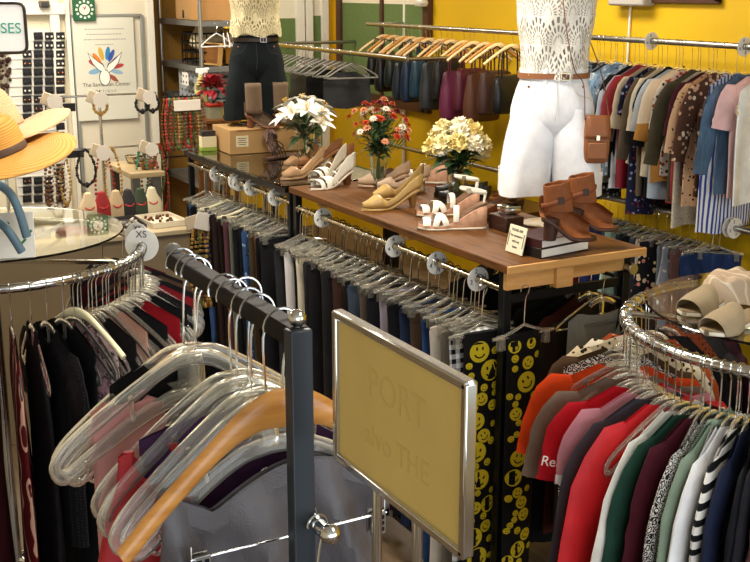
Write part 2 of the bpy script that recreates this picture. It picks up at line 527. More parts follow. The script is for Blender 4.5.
# ------------------------------------------------------------------ shoes (heel at the origin, toe along +x)
def foot_h(u, hh, ph, c=.64): return ph + hh * (1 - sm(u / c)) + .004 * sm((u - .8) / .2)
def foot_w(u, pointy=.55):
    return interp([(0, .014), (.06, .027), (.3, .029), (.5, .031), (.72, .042), (.88, .036 - .010 * pointy), (.97, .022 - .014 * pointy), (1, .007)], u)
def sole_mb(L, hh, ph, t0=.006, wedge=False, w=1.0, pointy=.5, u0=0, u1=1, top=0):
    m = MB(); rows = []; n = 22
    for k in range(n + 1):
        u = lerp(u0, u1, k / n); x = u * L; ww = foot_w(u, pointy) * w; h = foot_h(u, hh, ph) + top
        lo = 0 if wedge else max(0, h - ph - t0 - top)
        if wedge: lo = .004 * sm((u - .85) / .15)
        ih = max(.002, (h - lo))
        pts = []
        for q in range(12):
            a = 2 * pi * q / 12
            pts.append((x, ww * math.copysign(abs(cos(a)) ** .5, cos(a)), lo + ih / 2 + ih / 2 * math.copysign(abs(sin(a)) ** .35, sin(a))))
        rows.append(pts)
    m.grid(rows, True, True, True); return m
def upper_mb(L, hh, ph, wall, throat=(.62, .74), vamp=.058, u0=0.0, u1=1.0, w=1.0, pointy=.5, toe=.02):
    """shell: low walls round an opening, closed over the toes"""
    m = MB(); rows = []; n = 30
    for k in range(n + 1):
        u = lerp(u0, u1, k / n); x = u * L; ww = foot_w(u, pointy) * w; zb = foot_h(u, hh, ph)
        cl = sm((u - throat[0]) / (throat[1] - throat[0]))
        top = lerp(interp(wall, u), lerp(vamp, toe, sm((u - throat[1]) / (1 - throat[1]))), cl)
        wr = ww * (1 - cl); r = []
        back = sm(u / .05)
        for q in range(15):
            p = -1 + 2 * q / 14; s = math.copysign(1, p); ap = abs(p)
            if ap > .35:
                f = (ap - .35) / .65   # 0 at the bottom corner, 1 at the rim
                yy = ww * (1.02 + .05 * sin(pi * min(1, f * 1.4))) if f < .55 else lerp(ww * 1.03, wr, sm((f - .55) / .45))
                if cl < .02: yy = ww * (1.02 + .05 * sin(pi * f)) * lerp(1, .93, f)
                zz = zb + top * (f if cl < .5 else sin(f * pi / 2))
            else:
                yy = ww * 1.0 * p / .35; zz = zb - .001
            xx = x - (.012 * (1 - back)) * sin(min(1, ap) * pi / 2)
            r.append((xx, yy, zz))
        rows.append(r)
    m.grid(rows, False); return m
def heel_mb(L, hh, ph, r0=.026, r1=.008, back=0, block=False):
    m = MB(); rows = []
    top = foot_h(.06, hh, ph) - .002
    for k in range(9):
        f = k / 8
        z = top * (1 - f)
        r = lerp(r0, r1, sm(f * 1.25) if not block else f)
        cx = lerp(.03, .012 + back, sm(f)) if not block else lerp(.036, .03, f)
        pts = [(cx + r * (1.0 if not block else .95) * cos(2 * pi * i / 12), r * .95 * sin(2 * pi * i / 12), z + (.008 * (1 - f) * cos(2 * pi * i / 12) * -1)) for i in range(12)]
        rows.append(pts)
    m.grid(rows, True, True, True); return m
def band(m, L, u, hh, ph, rise, w=1.0, width=.012, pointy=.3, tilt=0, th=.0018, off=0, mi=0, u2=None):
    """strap over the foot from edge to edge"""
    pts = []
    ue = u if u2 is None else u2
    for k in range(13):
        a = pi * k / 12; f = k / 12; uu = lerp(u, ue, f)
        ww = foot_w(uu, pointy) * w + .002; zb = foot_h(uu, hh, ph) - .004 + off
        pts.append((uu * L + tilt * sin(a), ww * cos(a), zb + rise * sin(a) ** .8))
    m.tube(pts, (th, width / 2), 8, up=(1, 0, 0), mi=mi)
def pump(label, cat, L=.235, hh=.075, ph=.012, mat=None, inner=None, heel=None, sole=None, pointy=.5, block=False, r1=.008, wall=None, vamp=.05):
    t = thing('pump_shoe', label, cat)
    wall = wall or [(0, .058), (.15, .05), (.4, .034), (.6, .028), (1, .028)]
    upper_mb(L, hh, ph, wall, vamp=vamp, pointy=pointy).build('upper', mat, t, solid=.0022, sub=1)
    sole_mb(L, hh, ph, pointy=pointy, w=1.04, top=-.002).build('sole', sole or mat, t)
    ins = sole_mb(L, hh, 0, t0=.0025, pointy=pointy, w=.95, u0=.03, u1=.8, top=ph + .003); ins.build('insole', inner or mat, t)
    heel_mb(L, hh, ph, r1=r1, block=block, r0=.024).build('heel', heel or mat, t)
    return t
# ================================================================== the setting
YELLOW = M('yellow_paint', 'd8ae10', .55, var=.04, vscale=2, bump=.05, bscale=90)
CREAMW = M('cream_paint', 'ddd2b6', .6, var=.03, vscale=2)
CEILM = M('ceiling_paint', 'd8d4c8', .8)
FLOORM = wood('floor_boards', '6d5a45', '4d3d2d', 1, .35, .5, .1)
XW, YB, XL, YF = 4.86, 9.7, -2.6, -2.2
def wall(name, c, d, mat): return struct(name, MB().box(c, d), mat)
wall('floor', ((XW + XL) / 2, (YB + YF) / 2, -.05), (XW - XL + .4, YB - YF + .4, .1), FLOORM)
wall('ceiling', ((XW + XL) / 2, (YB + YF) / 2, 3.25), (XW - XL + .4, YB - YF + .4, .1), CEILM)
wall('wall_right', (XW + .06, (YB + YF) / 2, 1.6), (.12, YB - YF + .24, 3.3), YELLOW)
wall('wall_back', ((XW + XL) / 2, YB + .06, 1.6), (XW - XL, .12, 3.3), YELLOW)
wall('wall_left', (XL - .06, (YB + YF) / 2, 1.6), (.12, YB - YF + .24, 3.3), CREAMW)
# street front behind the camera: low wall, header and glazed opening
wall('wall_front', ((XW + XL) / 2, YF - .06, .25), (XW - XL, .12, .5), CREAMW)
wall('wall_front_header', ((XW + XL) / 2, YF - .06, 3.05), (XW - XL, .12, .4), CREAMW)
FRAMEW = M('white_gloss_paint', 'e6e0cf', .4, var=.03)
GREENB = M('green_roller_blind', '5f7440', .8, var=.06, vscale=40)
CREAMB = M('cream_blind', 'ded5bd', .8, var=.03)
DKBROWN = M('dark_brown_trim', '4a2a1a', .5, var=.1)
BLUEB = M('pale_blue_glass', 'b9c4c2', .3)
def window(name, p0, p1, axis, fixed, fr, fm, splits, depth=.05, bar=None):
    """frame and blind between (a0,z0)-(a1,z1) on a wall; splits: list of (z0,z1,material)"""
    a0, z0 = p0; a1, z1 = p1
    def B(ca, cz, da, dz, off, dd):
        c = (ca, fixed - off, cz) if axis == 'x' else (fixed - off, ca, cz)
        d = (da, dd, dz) if axis == 'x' else (dd, da, dz)
        return c, d
    m = MB()
    for ca, cz, da, dz in ((a0, (z0 + z1) / 2, fr, z1 - z0 + fr), (a1, (z0 + z1) / 2, fr, z1 - z0 + fr), ((a0 + a1) / 2, z0, a1 - a0, fr), ((a0 + a1) / 2, z1, a1 - a0, fr)):
        m.box(*B(ca, cz, da, dz, depth / 2, depth))
    if bar:
        for ba in bar: m.box(*B(ba, (z0 + z1) / 2, .045, z1 - z0, depth / 2 - .002, depth - .01))
    o = struct(name, m, fm, bevel=.003)
    for s0, s1, mt, nm in splits:
        q = MB(); q.box(*B((a0 + a1) / 2, (s0 + s1) / 2, a1 - a0 - fr, s1 - s0, .012, .02))
        struct(nm, q, mt, o)
    return o
WX = lambda px: at_y(px, 50, YB).x
window('window_1', (WX(252), .6), (WX(299), 2.75), 'x', YB, .085, FRAMEW, [(.7, 1.96, GREENB, 'window_blind'), (1.96, 2.7, CREAMB, 'window_pane')])
window('window_2', (WX(308), .6), (WX(323.5), 2.75), 'x', YB, .07, FRAMEW, [(.7, 1.98, GREENB, 'window_blind'), (1.98, 2.7, CREAMB, 'window_pane')])
window('window_3', (7.95, 1.28), (9.5, 2.8), 'y', XW, .085, DKBROWN, [(1.3, 2.1, GREENB, 'window_blind'), (2.1, 2.78, CREAMB, 'window_pane')], bar=[8.7])
# partition panel with a glazed door that carries the poster
DY = 7.6
def dpt(px, py): return at_y(px, py, DY)
PX0, PX1 = dpt(68, 60).x, dpt(155.5, 60).x
DOORM = M('door_paint', 'd9cfb8', .5, var=.03)
GREYFR = M('grey_metal_frame', '9a9c94', .4, .5)
m = MB(); m.box(((PX0 + PX1) / 2, DY + .03, 1.4), (PX1 - PX0, .06, 2.8))
d1 = struct('door_1', m, DOORM, bevel=.004)
m = MB(); a = dpt(70, 16); b_ = dpt(141, 16); z0 = dpt(100, 190).z
for c, d in ((((a.x + b_.x) / 2, DY - .008, a.z), (b_.x - a.x, .03, .02)), ((b_.x, DY - .008, (a.z + z0) / 2), (.022, .03, a.z - z0)), ((a.x + .01, DY - .008, (a.z + z0) / 2), (.022, .03, a.z - z0))): m.box(c, d)
struct('door_frame', m, GREYFR, d1, bevel=.002)
m = MB(); m.box(((PX1 - .028), DY - .012, 1.4), (.05, .03, 2.8)); m.box((PX0 + .01, DY - .012, 1.4), (.03, .03, 2.8)); struct('door_trim', m, FRAMEW, d1, bevel=.004)
wall('wall_partition', ((XL + PX0) / 2, DY + .05, 1.5), (PX0 - XL, .08, 3.0), CREAMW)
m = MB(); e = dpt(0, 13); f_ = dpt(66, 8)
m.box(((XL + PX0) / 2, DY - .02, dpt(40, 9).z), (PX0 - XL - .02, .06, .07)); struct('trim_1', m, FRAMEW, bevel=.004)
# ------------------------------------------------------------------ lights
def area(name, loc, size, power, col, rot=(0, 0, 0)):
    l = bpy.data.lights.new(name, 'AREA'); l.shape = 'RECTANGLE'; l.size, l.size_y = size; l.energy = power; l.color = col
    o = bpy.data.objects.new(name, l); COL.objects.link(o); o.location = loc; o.rotation_euler = rot; return o
LAMPF = M('lamp_housing', 'e8e6de', .5)
LAMPD = M('lamp_diffuser', 'fff6e4', .5, emit=4)
def ceil_lamp(label, x, y, power, col=(1, .92, .80), sz=(.55, 1.15)):
    t = thing('ceiling_lamp', label, 'lamp', (x, y, 3.2))
    q = MB(); q.box((0, 0, -.03), (sz[0] + .06, sz[1] + .06, .06)); q.build('housing', LAMPF, t, bevel=.004)
    q = MB(); q.box((0, 0, -.063), (sz[0], sz[1], .008)); q.build('diffuser', LAMPD, t)
    area('lamp_light', (x, y, 3.12), sz, power, col)
ceil_lamp('white ceiling light panel above the wooden shoe table', 1.6, 3.4, 50)
ceil_lamp('white ceiling light panel above the jewellery counter', 1.3, 6.3, 62)
ceil_lamp('white ceiling light panel in front of the yellow wall', 3.7, 5.6, 46)
ceil_lamp('white ceiling light panel by the tall green windows', 3.4, 8.6, 34)
ceil_lamp('white ceiling light panel over the round rack with hats', -.6, 4.4, 16)
ceil_lamp('white ceiling light panel just inside the shop front', 1.4, .4, 10)
area('daylight_through_shop_front', (1.1, YF - .3, 1.75), (6.8, 2.2), 130, (.86, .93, 1.0), (pi / 2, 0, 0))
w = bpy.data.worlds.new('sky'); S.world = w; w.use_nodes = True
w.node_tree.nodes['Background'].inputs[0].default_value = (.75, .87, 1, 1); w.node_tree.nodes['Background'].inputs[1].default_value = .5
S.view_settings.view_transform = 'Standard'; S.view_settings.look = 'None'; S.view_settings.gamma = 1; S.view_settings.exposure = 0.2
S.view_settings.use_curve_mapping = False
S.cycles.max_bounces = 14; S.cycles.transmission_bounces = 12; S.cycles.transparent_max_bounces = 16; S.cycles.caustics_reflective = False
S.cycles.sample_clamp_indirect = 6
# ================================================================== wooden table over a clothes rail
TX0, TX1, TY0, TYM, TY1, TZ = 2.10, 2.69, 2.935, 4.66, 6.12, 1.36
RODX, RODZ, RODZ2 = 2.135, 1.262, 1.272
TWOOD = wood('stained_tabletop', '6a421b', '40260d', 1, 1, .6, 0, .2)
PINE = wood('raw_pine', 'dba766', 'c48c48', 0, 1, .5, .1)
t = thing('display_table', 'brown wooden plank table carrying shoes above a rail of trousers', 'table', (TX0, TY0, 0))
m = MB(); m.box((.165, (TYM - TY0) / 2, TZ - .014), (.33, TYM - TY0, .028)); m.build('top_board', TWOOD, t, bevel=.003)
m = MB(); m.box((.465, (TYM - TY0) / 2, TZ - .016), (.25, TYM - TY0, .028)); m.build('back_board', TWOOD, t, bevel=.003)
m = MB(); m.box((.295, -.006, TZ - .0145), (.592, .010, .027)); m.build('end_edge', PINE, t, bevel=.002, label='raw pale pine end grain strip')
m = MB(); m.box((.15, .03, TZ - .060), (.27, .02, .062)); m.box((.42, .05, TZ - .058), (.26, .02, .058)); m.build('end_rail', PINE, t, bevel=.002)
m = MB(); m.box((.245, .018, TZ - .066), (.07, .03, .075)); m.build('batten', PINE, t, bevel=.002)
for py in (.75, 1.5):
    m = MB(); m.box((.30, py, TZ - .045), (.5, .05, .034)); m.build('cross_batten', PINE, t, bevel=.002)
for (lx, ly) in ((RODX - TX0, .055), (TX1 - TX0 - .04, .055), (RODX - TX0, TYM - TY0 - .02), (TX1 - TX0 - .04, TYM - TY0 - .02)):
    m = MB(); m.box((lx, ly, (TZ - .03) / 2), (.032, .032, TZ - .03)); m.build('leg', BLACKM, t, bevel=.002)
m = MB(); m.tube([(RODX - TX0, .06, RODZ), (RODX - TX0, TYM - TY0 - .02, RODZ)], .0125, 12); m.build('hanging_rail', BRASSY, t)
m = MB(); m.tube([(TX1 - TX0 - .04, .06, RODZ + .01), (TX1 - TX0 - .04, TYM - TY0 - .02, RODZ + .01)], .0125, 12); m.build('hanging_rail', STEEL, t)
m = MB(); m.box(((TX1 + RODX) / 2 - TX0, .062, RODZ - .035), (TX1 - RODX - .05, .02, .03)); m.box((.455, .05, RODZ + .01), (.012, .11, .012)); m.build('cross_bar', BLACKM, t, bevel=.002)
m = MB(); m.tube([(TX1 - TX0 - .04, .04, RODZ + .02), (TX1 - TX0 - .04, .005, RODZ + .02)], .021, 16); m.build('end_cap', STEEL, t, bevel=.002)
for zz in (.12,):
    m = MB()
    for lx in (RODX - TX0, TX1 - TX0 - .04): m.box((lx, (TYM - TY0) / 2 + .02, zz), (.026, TYM - TY0 - .1, .026))
    m.build('base_rail', BLACKM, t, bevel=.002)
t = thing('glass_display_counter', 'glass-topped display counter beyond the wooden table with a trouser rail', 'counter', (TX0, TYM + .03, 0))
GL = TY1 - TYM - .03
m = MB(); m.box((.28, GL / 2, TZ - .006), (.58, GL, .010)); m.build('glass_top', SMOKED, t, bevel=.002)
m = MB()
for lx in (.02, .56): m.box((lx, GL / 2, TZ - .025), (.03, GL - .04, .026))
m.box((.29, GL - .02, TZ - .025), (.54, .03, .026)); m.build('top_frame', BLACKM, t, bevel=.002)
m = MB(); m.box((.29, GL / 2, TZ - .05), (.52, GL - .06, .02)); m.build('under_shelf', wood('dark_shelf_wood', '3f2a1a', '2b1c11', 1), t)
for (lx, ly) in ((.04, .03), (.55, .03), (.04, GL - .03), (.55, GL - .03)):
    m = MB(); m.box((lx, ly, (TZ - .04) / 2), (.03, .03, TZ - .04)); m.build('leg', BLACKM, t, bevel=.002)
m = MB(); m.tube([(RODX - TX0, .02, RODZ2), (RODX - TX0, GL - .02, RODZ2)], .0125, 12); m.build('hanging_rail', BRASSY, t)
# size dividers on the rails
def disc(label, loc, rz, txt, r=.044, tilt=(pi / 2, 0, 0), sz=.022, wide=False):
    t = thing('size_divider', label, 'size divider', loc, rz)
    m = MB(); rows = []
    for rr, y in ((.0135, -.001), (r - .001, -.001), (r, 0), (r - .001, .001), (.0135, .001), (.0135, -.001)):
        rows.append([(rr * cos(2 * pi * k / 36), y, rr * sin(2 * pi * k / 36)) for k in range(36)])
    m.grid(rows, True); m.build('ring_plate', WHITEP, t)
    if wide: text(txt, sz, BLACKINK, t, (0, -.0016, r * .62), (pi / 2, 0, 0))
    else:
        for k in range(4):
            a = pi / 2 + k * pi / 2 + .3
            text(txt, sz, BLACKINK, t, (r * .66 * cos(a), -.0016, r * .66 * sin(a)), (pi / 2, a - pi / 2 + pi if False else 0, 0))
    return t
for (px, py, n, nm) in ((217, 174, '8', 'white size disc nearest the end of the glass counter rail'), (236, 181, '6', 'white size disc second along the glass counter rail'), (239.5, 182.5, '6', 'white size disc doubled behind another under the glass counter'),
                        (252, 186, '4', 'white size disc beside pale padded hangers on the counter rail'), (276, 195, '0', 'white size disc by the black leg between counter and table'),
                        (323, 220, '4', 'white size disc first on the wooden table rail past the post'), (395, 247, '4', 'white size disc under the gold pumps on the table rail'),
                        (437, 263, '4', 'white size disc marked with a four under the wedge sandals'), (478, 279, '2', 'white size disc at the post by the smiley print leggings')):
    p = at_x(px, py, RODX)
    disc(nm.replace('nearest the', 'at the far'), (RODX, p.y, RODZ if p.y < TYM else RODZ2), 0, n)
# ------------------------------------------------------------------ trousers under the table
K = 'trousers'
rowB = [('black cord', '1a1715'), ('blue denim', '34557f', 'denim'), ('jet black', '141214'), ('black side-striped', '17171a', 'trim'), ('inky black', '131318'), ('mid blue denim', '2f4a78', 'denim'), ('coal black', '18161a'), ('dark brown', '2d1f1a'), ('espresso', '241916'),
        ('mauve', '5c3940'), ('sage grey', '7d8272'), ('matt black', '161618'), ('soft black', '1c1c1e'), ('patterned denim', '35507a', 'floral'), ('olive brown', '4a3f2e'), ('rust brown', '6a4024'), ('deep black', '111114'), ('slim black', '19181b')]
rowA = [('charcoal', '2b2b2e'), ('white eyelet', 'dcd6d2', 'dots'), ('black twill', '151416'), ('cream', 'd9cdb4'), ('dark grey', '2e2d30'), ('black linen', '19171a'), ('olive', '4d4434'), ('faded black', '232124'), ('pale grey', 'a5a29c'), ('chocolate', '3a261c'),
        ('black ponte', '141417'), ('slate blue', '38424f'), ('dark taupe', '5a4e44'), ('black crepe', '17161a'), ('lilac grey', 'a79fae'), ('mushroom', '6c5d4e'), ('black satin', '121216'), ('navy', '1f2a44'), ('brown tweed', '4c3a2c'), ('blue jeans', '2e4d80', 'denim'), ('black stretch', '161518'), ('ivory', 'cfc6b8'), ('stone grey', '6f675c'), ('gingham', '111114', 'check')]
nB, nA = len(rowB), len(rowA)
R0 = random.Random(4)
def pants_item(i, spec, y, z, where):
    nm, c = spec[0], spec[1]; pat = spec[2] if len(spec) > 2 else None
    kind = 'jeans' if pat == 'denim' or 'jeans' in nm else 'trousers'
    d = (nm + ' ' + kind) if kind not in nm else nm
    mt = {'denim': lambda: fabric(c, 'denim'), 'check': lambda: fabric('d8d8d8', 'check', c, sc=30), 'dots': lambda: fabric(c, 'dots', '3a3236', sc=22), 'floral': lambda: fabric(c, 'floral', '8fa6c4', '1b2a48', sc=60)}.get(pat, lambda: fabric(c))()
    dx = R0.uniform(-.015, .012)
    hw = R0.uniform(.10, .135)
    o = trousers('jeans' if kind == 'jeans' else 'trousers', 'trousers', f'{d} {where}', (RODX + dx, y, z), R0.uniform(-.06, .06), mt, L=R0.uniform(.86, 1.0), hw=hw, seed=i + (0 if where.endswith('table') else 50), mat2=None if pat != 'trim' else fabric('cfcac0'), th=R0.uniform(.009, .013))
    if nm in ('mid blue denim', 'mauve'):
        inst('clip_pad', lambda l: clip_hanger(l, w=.15, col=CREAMH), f'cream padded hanger holding the {d} {where}', (RODX + dx, y, z), (0, 0, R0.uniform(-.06, .06)))
    else:
        inst('clip', lambda l: clip_hanger(l), f'clear clip hanger holding the {d} {where}', (RODX + dx, y, z), (0, R0.uniform(-.02, .02), R0.uniform(-.06, .06)))
for i, s in enumerate(rowB):
    pants_item(i, s, 5.84 - (5.84 - TYM - .10) * i / (nB - 1), RODZ2, 'under the glass counter')
ys = [4.60 - (4.60 - 3.10) * i / (nA - 1) for i in range(nA)]
for i, s in enumerate(rowA):
    pants_item(i + 30, s, ys[i], RODZ, 'under the wooden table')
# spare hangers pushed in between (the rail is crowded)
for k in range(22):
    y = 3.12 + k * .067 + .03
    inst('clip', None, 'empty clear clip hanger squeezed between the trousers under the wooden table', (RODX + R0.uniform(-.02, .02), y, RODZ), (0, R0.uniform(-.05, .05), R0.uniform(-.15, .15)), group='empty clip hangers under the wooden table')
for k in range(14):
    y = 4.74 + k * .078
    inst('clip', None, 'empty clear clip hanger among the trousers under the glass counter', (RODX + R0.uniform(-.02, .02), y, RODZ2), (0, R0.uniform(-.05, .05), R0.uniform(-.15, .15)), group='empty clip hangers under the glass counter')
# smiley print leggings at the near end, print built into the leg surface
SMB, SMY = fabric('131313'), M('print_yellow', 'd9c41c', .8)
def smiley_leg(label, x, y, rz, hw, L, seed):
    R = random.Random(seed); t = thing('leggings', label, 'leggings', (x, y, RODZ), rz)
    def surf(u, v):
        X = hw * u * lerp(1, .93, v); return Vector((X, -.010 * (1 - u ** 4) - .006 * sin(X * 40 + v * 3) * v, -.17 - L * v))
    m = MB(); rows = []
    for j in range(21):
        v = j / 20; r = []
        for i in range(21):
            r.append(surf(-1 + 2 * i / 20, v))
        for i in range(20, -1, -1):
            p = surf(-1 + 2 * i / 20, v); r.append(Vector((p.x, p.y + .004 + .018 * (1 - (-1 + 2 * i / 20) ** 4), p.z)))
        rows.append(r)
    m.grid(rows, True, True, False)
    placed = []
    def pos(cx, cz, off):
        v = max(0, min(1, (-.17 - cz) / L)); u = max(-1, min(1, cx / (hw * lerp(1, .93, v)))); p = surf(u, v); return Vector((p.x, p.y - off, p.z))
    def blob(cx, cz, pts, off, mi):
        m.face([pos(cx + a, cz + b, off) for a, b in pts], mi)
    tries = 0
    while len(placed) < 46 and tries < 1800:
        tries += 1
        r = R.choice([.042, .038, .032, .024])
        if len(placed) > 15: r = R.choice([.026, .02, .014, .012])
        cx, cz = R.uniform(-hw * .9, hw * .9), R.uniform(-.185, -.17 - L + .02)
        if abs(cx) + r * .82 > hw * .99 * lerp(1, .93, (-.17 - cz) / L): continue
        if any((cx - a) ** 2 + (cz - b) ** 2 < (r + q) ** 2 * .95 for a, b, q in placed): continue
        placed.append((cx, cz, r)); th = R.uniform(-.6, .6)
        def rot(a, b): return (a * cos(th) - b * sin(th), a * sin(th) + b * cos(th))
        blob(cx, cz, [(r * cos(2 * pi * k / 18), r * sin(2 * pi * k / 18)) for k in range(18)], .0012, 1)
        for s in (-1, 1):
            blob(cx, cz, [rot(s * r * .3 + r * .10 * cos(2 * pi * k / 8), r * .3 + r * .2 * sin(2 * pi * k / 8)) for k in range(8)], .002, 0)
        arc = [rot(r * .62 * cos(a), r * .62 * sin(a)) for a in [pi * (1.12 + .76 * k / 8) for k in range(9)]]
        arc2 = [rot(r * .46 * cos(a), r * .46 * sin(a) - r * .02) for a in [pi * (1.12 + .76 * k / 8) for k in range(9)]]
        for k in range(8): blob(cx, cz, [arc[k], arc[k + 1], arc2[k + 1], arc2[k]], .002, 0)
    m.build('printed_leg', [SMB, SMY], t)
    b = MB(); b.grid([[(p.x * 1.02, p.y * 1.1, p.z + dz) for p in rows[0]] for dz in (.02, 0, -.02)], True, True, False); b.build('waistband', SMB, t)
    inst('clip', None, label.replace('black leggings printed with yellow smileys', 'clear clip hanger with smiley leggings'), (x, y, RODZ), (0, 0, rz))
smiley_leg('black leggings printed with yellow smileys beside the table leg', 2.192, 2.955, .03, .066, 1.1, 3)
smiley_leg('black leggings printed with yellow smileys behind the table leg', 2.075, 3.035, -.05, .068, 1.1, 8)
# end of the table: garments on the back rail
BX = TX1 - .04
for i, (nm, c, y, hw, L, pat) in enumerate((('dark brown long cardigan', '2f2419', 3.10, .2, .9, None), ('rust knit cardigan', '4b2218', 3.17, .19, .95, None), ('black long coat', '121214', 3.24, .2, 1.0, None), ('dark olive jacket', '23241c', 3.32, .2, .9, None), ('brown jersey dress', '33281e', 3.42, .2, .95, None), ('black evening dress', '131316', 3.52, .2, .95, None), ('navy pinafore', '1a2136', 3.64, .2, .9, None), ('grey wool coat', '37373a', 3.78, .2, 1, None))):
    garment('cardigan' if 'cardigan' in nm else 'dress' if 'dress' in nm or 'pinafore' in nm else 'coat', 'clothing', f'{nm} on the rail behind the table end', (BX, y, RODZ + .01), 0, fabric(c), L=L, hw=hw, sleeve=.4 if 'dress' not in nm and 'pina' not in nm else 0, seed=i + 400)
    inst('clear', lambda l: clear_hanger(l), f'clear hanger holding the {nm} at the table end', (BX, y, RODZ + .01))
garment('tank_top', 'top', 'grey tank top hung below the raw pine end of the table', (2.555, 2.985, RODZ + .01), 0, fabric('8d8c84'), L=.55, hw=.15, df=.15, nw=.10, seed=77, A=.006)
inst('thin', lambda l: wire_hanger(l, .016, CLEAR, .004), 'thin clear hanger holding the grey tank top', (2.555, 2.985, RODZ + .01))
# ================================================================== shoes on the table
def place_shoe(o, toe, heel, z=TZ):
    a = at_z(heel[0], heel[1], z); b = at_z(toe[0], toe[1], z)
    o.location = (a.x, a.y, z); o.rotation_euler = (0, 0, atan2(b.y - a.y, b.x - a.x))
    return o
def put(o, x, y, deg, z=TZ): o.location = (x, y, z); o.rotation_euler = (0, 0, radians(deg)); return o
TAN = M('tan_patent', 'a8845f', .28, coat=.4, var=.04)
TANIN = M('tan_lining', 'b08a66', .6)
GOLD = M('gold_beige_leather', 'b8985e', .28, coat=.4, var=.05)
WLEA = M('white_leather', 'ece6d6', .4, var=.03)
CORK = M('cork_wedge', 'c08a5e', .6, var=.18, vscale=60, bump=.3, bscale=150)
PINKCORK = M('pale_cork', 'd8a888', .6, var=.12, vscale=60)
BROWNHEEL = M('stacked_brown_heel', '6b3f22', .45, var=.15, vscale=30)
CHEST = M('chestnut_suede', '864c24', .75, var=.12, vscale=25, bump=.25, bscale=120)
CHESTD = M('dark_brown_leather', '3d2216', .5)
TAUPE = M('taupe_suede', '9f8d70', .8, var=.06, vscale=20, bump=.15, bscale=160)
TAUPED = M('taupe_boot_suede', '6f5a45', .8, var=.08, vscale=20)
WSOLE = M('off_white_sole', 'e6dcc8', .6)
BLACKL = M('black_leather', '17130f', .35)
def toe_at(px, py, z=TZ): return at_z(px, py, z)
# tan pumps on the glass counter, toes pointing at the camera side
p = pump('tan patent pump with its toe over the counter edge, front one of the pair', 'shoe', mat=TAN, inner=TANIN, heel=TAN, hh=.078, L=.26)
place_shoe(p, (270, 182), (322, 174))
q = dup(remember(p), 'tan patent pump half hidden behind its mate on the glass counter'); place_shoe(q, (272, 171), (318, 163))
# white peep-toe sandals with brown stacked heels
def peep(label):
    t = thing('peep_toe_shoe', label, 'shoe'); L, hh, ph = .25, .065, .008
    m = upper_mb(L, hh, ph, [(0, .08), (.2, .078), (.36, .066), (.5, .045), (.6, .03), (1, .01)], throat=(.95, 1.2), u0=.0, u1=.6)
    m.build('heel_counter', WLEA, t, solid=.0025, sub=1)
    m = MB()
    for u, r, w_ in ((.66, .048, .03), (.80, .038, .026)): band(m, L, u, hh, ph, r, width=w_, th=.002)
    band(m, L, .50, hh, ph, .045, width=.010, u2=.62); band(m, L, .62, hh, ph, .045, width=.010, u2=.50); band(m, L, .45, hh, ph, .05, width=.008, u2=.40)
    m.build('straps', WLEA, t)
    sole_mb(L, hh, ph, w=1.05).build('sole', WSOLE, t)
    m = sole_mb(L, hh, ph, t0=.002, w=.96, top=.003); m.build('insole', M('dark_insole', '4a3524', .6), t)
    heel_mb(L, hh, ph, r0=.03, r1=.017, block=True).build('heel', BROWNHEEL, t)
    return t
p = peep('white cut-out peep-toe shoe on brown heel at the tabletop edge'); place_shoe(p, (305, 191), (352, 184))
q = dup(remember(p), 'white peep-toe shoe standing behind its mate by the lilies'); place_shoe(q, (308, 181), (343, 174))
# gold pumps
p = pump('gold beige pump with block heel, front one of its pair', 'shoe', mat=GOLD, inner=M('dark_lining', '7a5c3c', .6), heel=M('brown_block_heel', '9a7440', .5), hh=.07, ph=.012, block=True, r1=.012, L=.262, vamp=.055)
place_shoe(p, (363, 211), (419, 206))
q = dup(remember(p), 'gold beige pump tucked behind the front gold pump'); place_shoe(q, (368, 201), (420, 194))
# white strappy wedges
def wedge(label):
    t = thing('wedge_sandal', label, 'shoe'); L, hh, ph = .262, .078, .022
    m = sole_mb(L, hh, ph, wedge=True, w=1.1, pointy=.1); m.build('wedge_sole', PINKCORK, t)
    m = sole_mb(L, 0, .010, wedge=True, w=1.14, pointy=.1); m.build('outsole', WSOLE, t)
    m = sole_mb(L, hh, ph, t0=.002, w=1.0, pointy=.1, top=.002); m.build('insole', M('brown_insole', '6a4a30', .6), t)
    m = MB()
    for u, u2, r, w_ in ((.88, .86, .024, .030), (.76, .60, .038, .024), (.60, .76, .040, .024), (.46, .42, .050, .022)):
        band(m, L, u, hh, ph, r, w=1.1, width=w_, u2=u2, th=.0025)
    m.build('straps', WLEA, t)
    m = MB(); pts = []
    for k in range(20):
        a = 2 * pi * k / 20; pts.append((.052 + .05 * cos(a), .032 * sin(a), hh + ph + .046 + .010 * cos(a)))
    m.tube(pts, (.002, .0065), 8, closed=True, up=(0, 0, 1)); m.tube([(.01, 0, hh + ph), (.004, 0, hh + ph + .04)], (.016, .004), 8, up=(1, 0, 0)); m.build('ankle_strap', WLEA, t)
    m = MB(); m.box((.075, .034, hh + ph + .05), (.016, .004, .02)); m.build('buckle', BRASSY, t, bevel=.001)
    return t
p = wedge('white strappy wedge sandal, front one of its pair'); place_shoe(p, (428, 229), (486, 228))
q = dup(remember(p), 'white strappy wedge sandal behind the front one'); place_shoe(q, (422, 216), (478, 213))
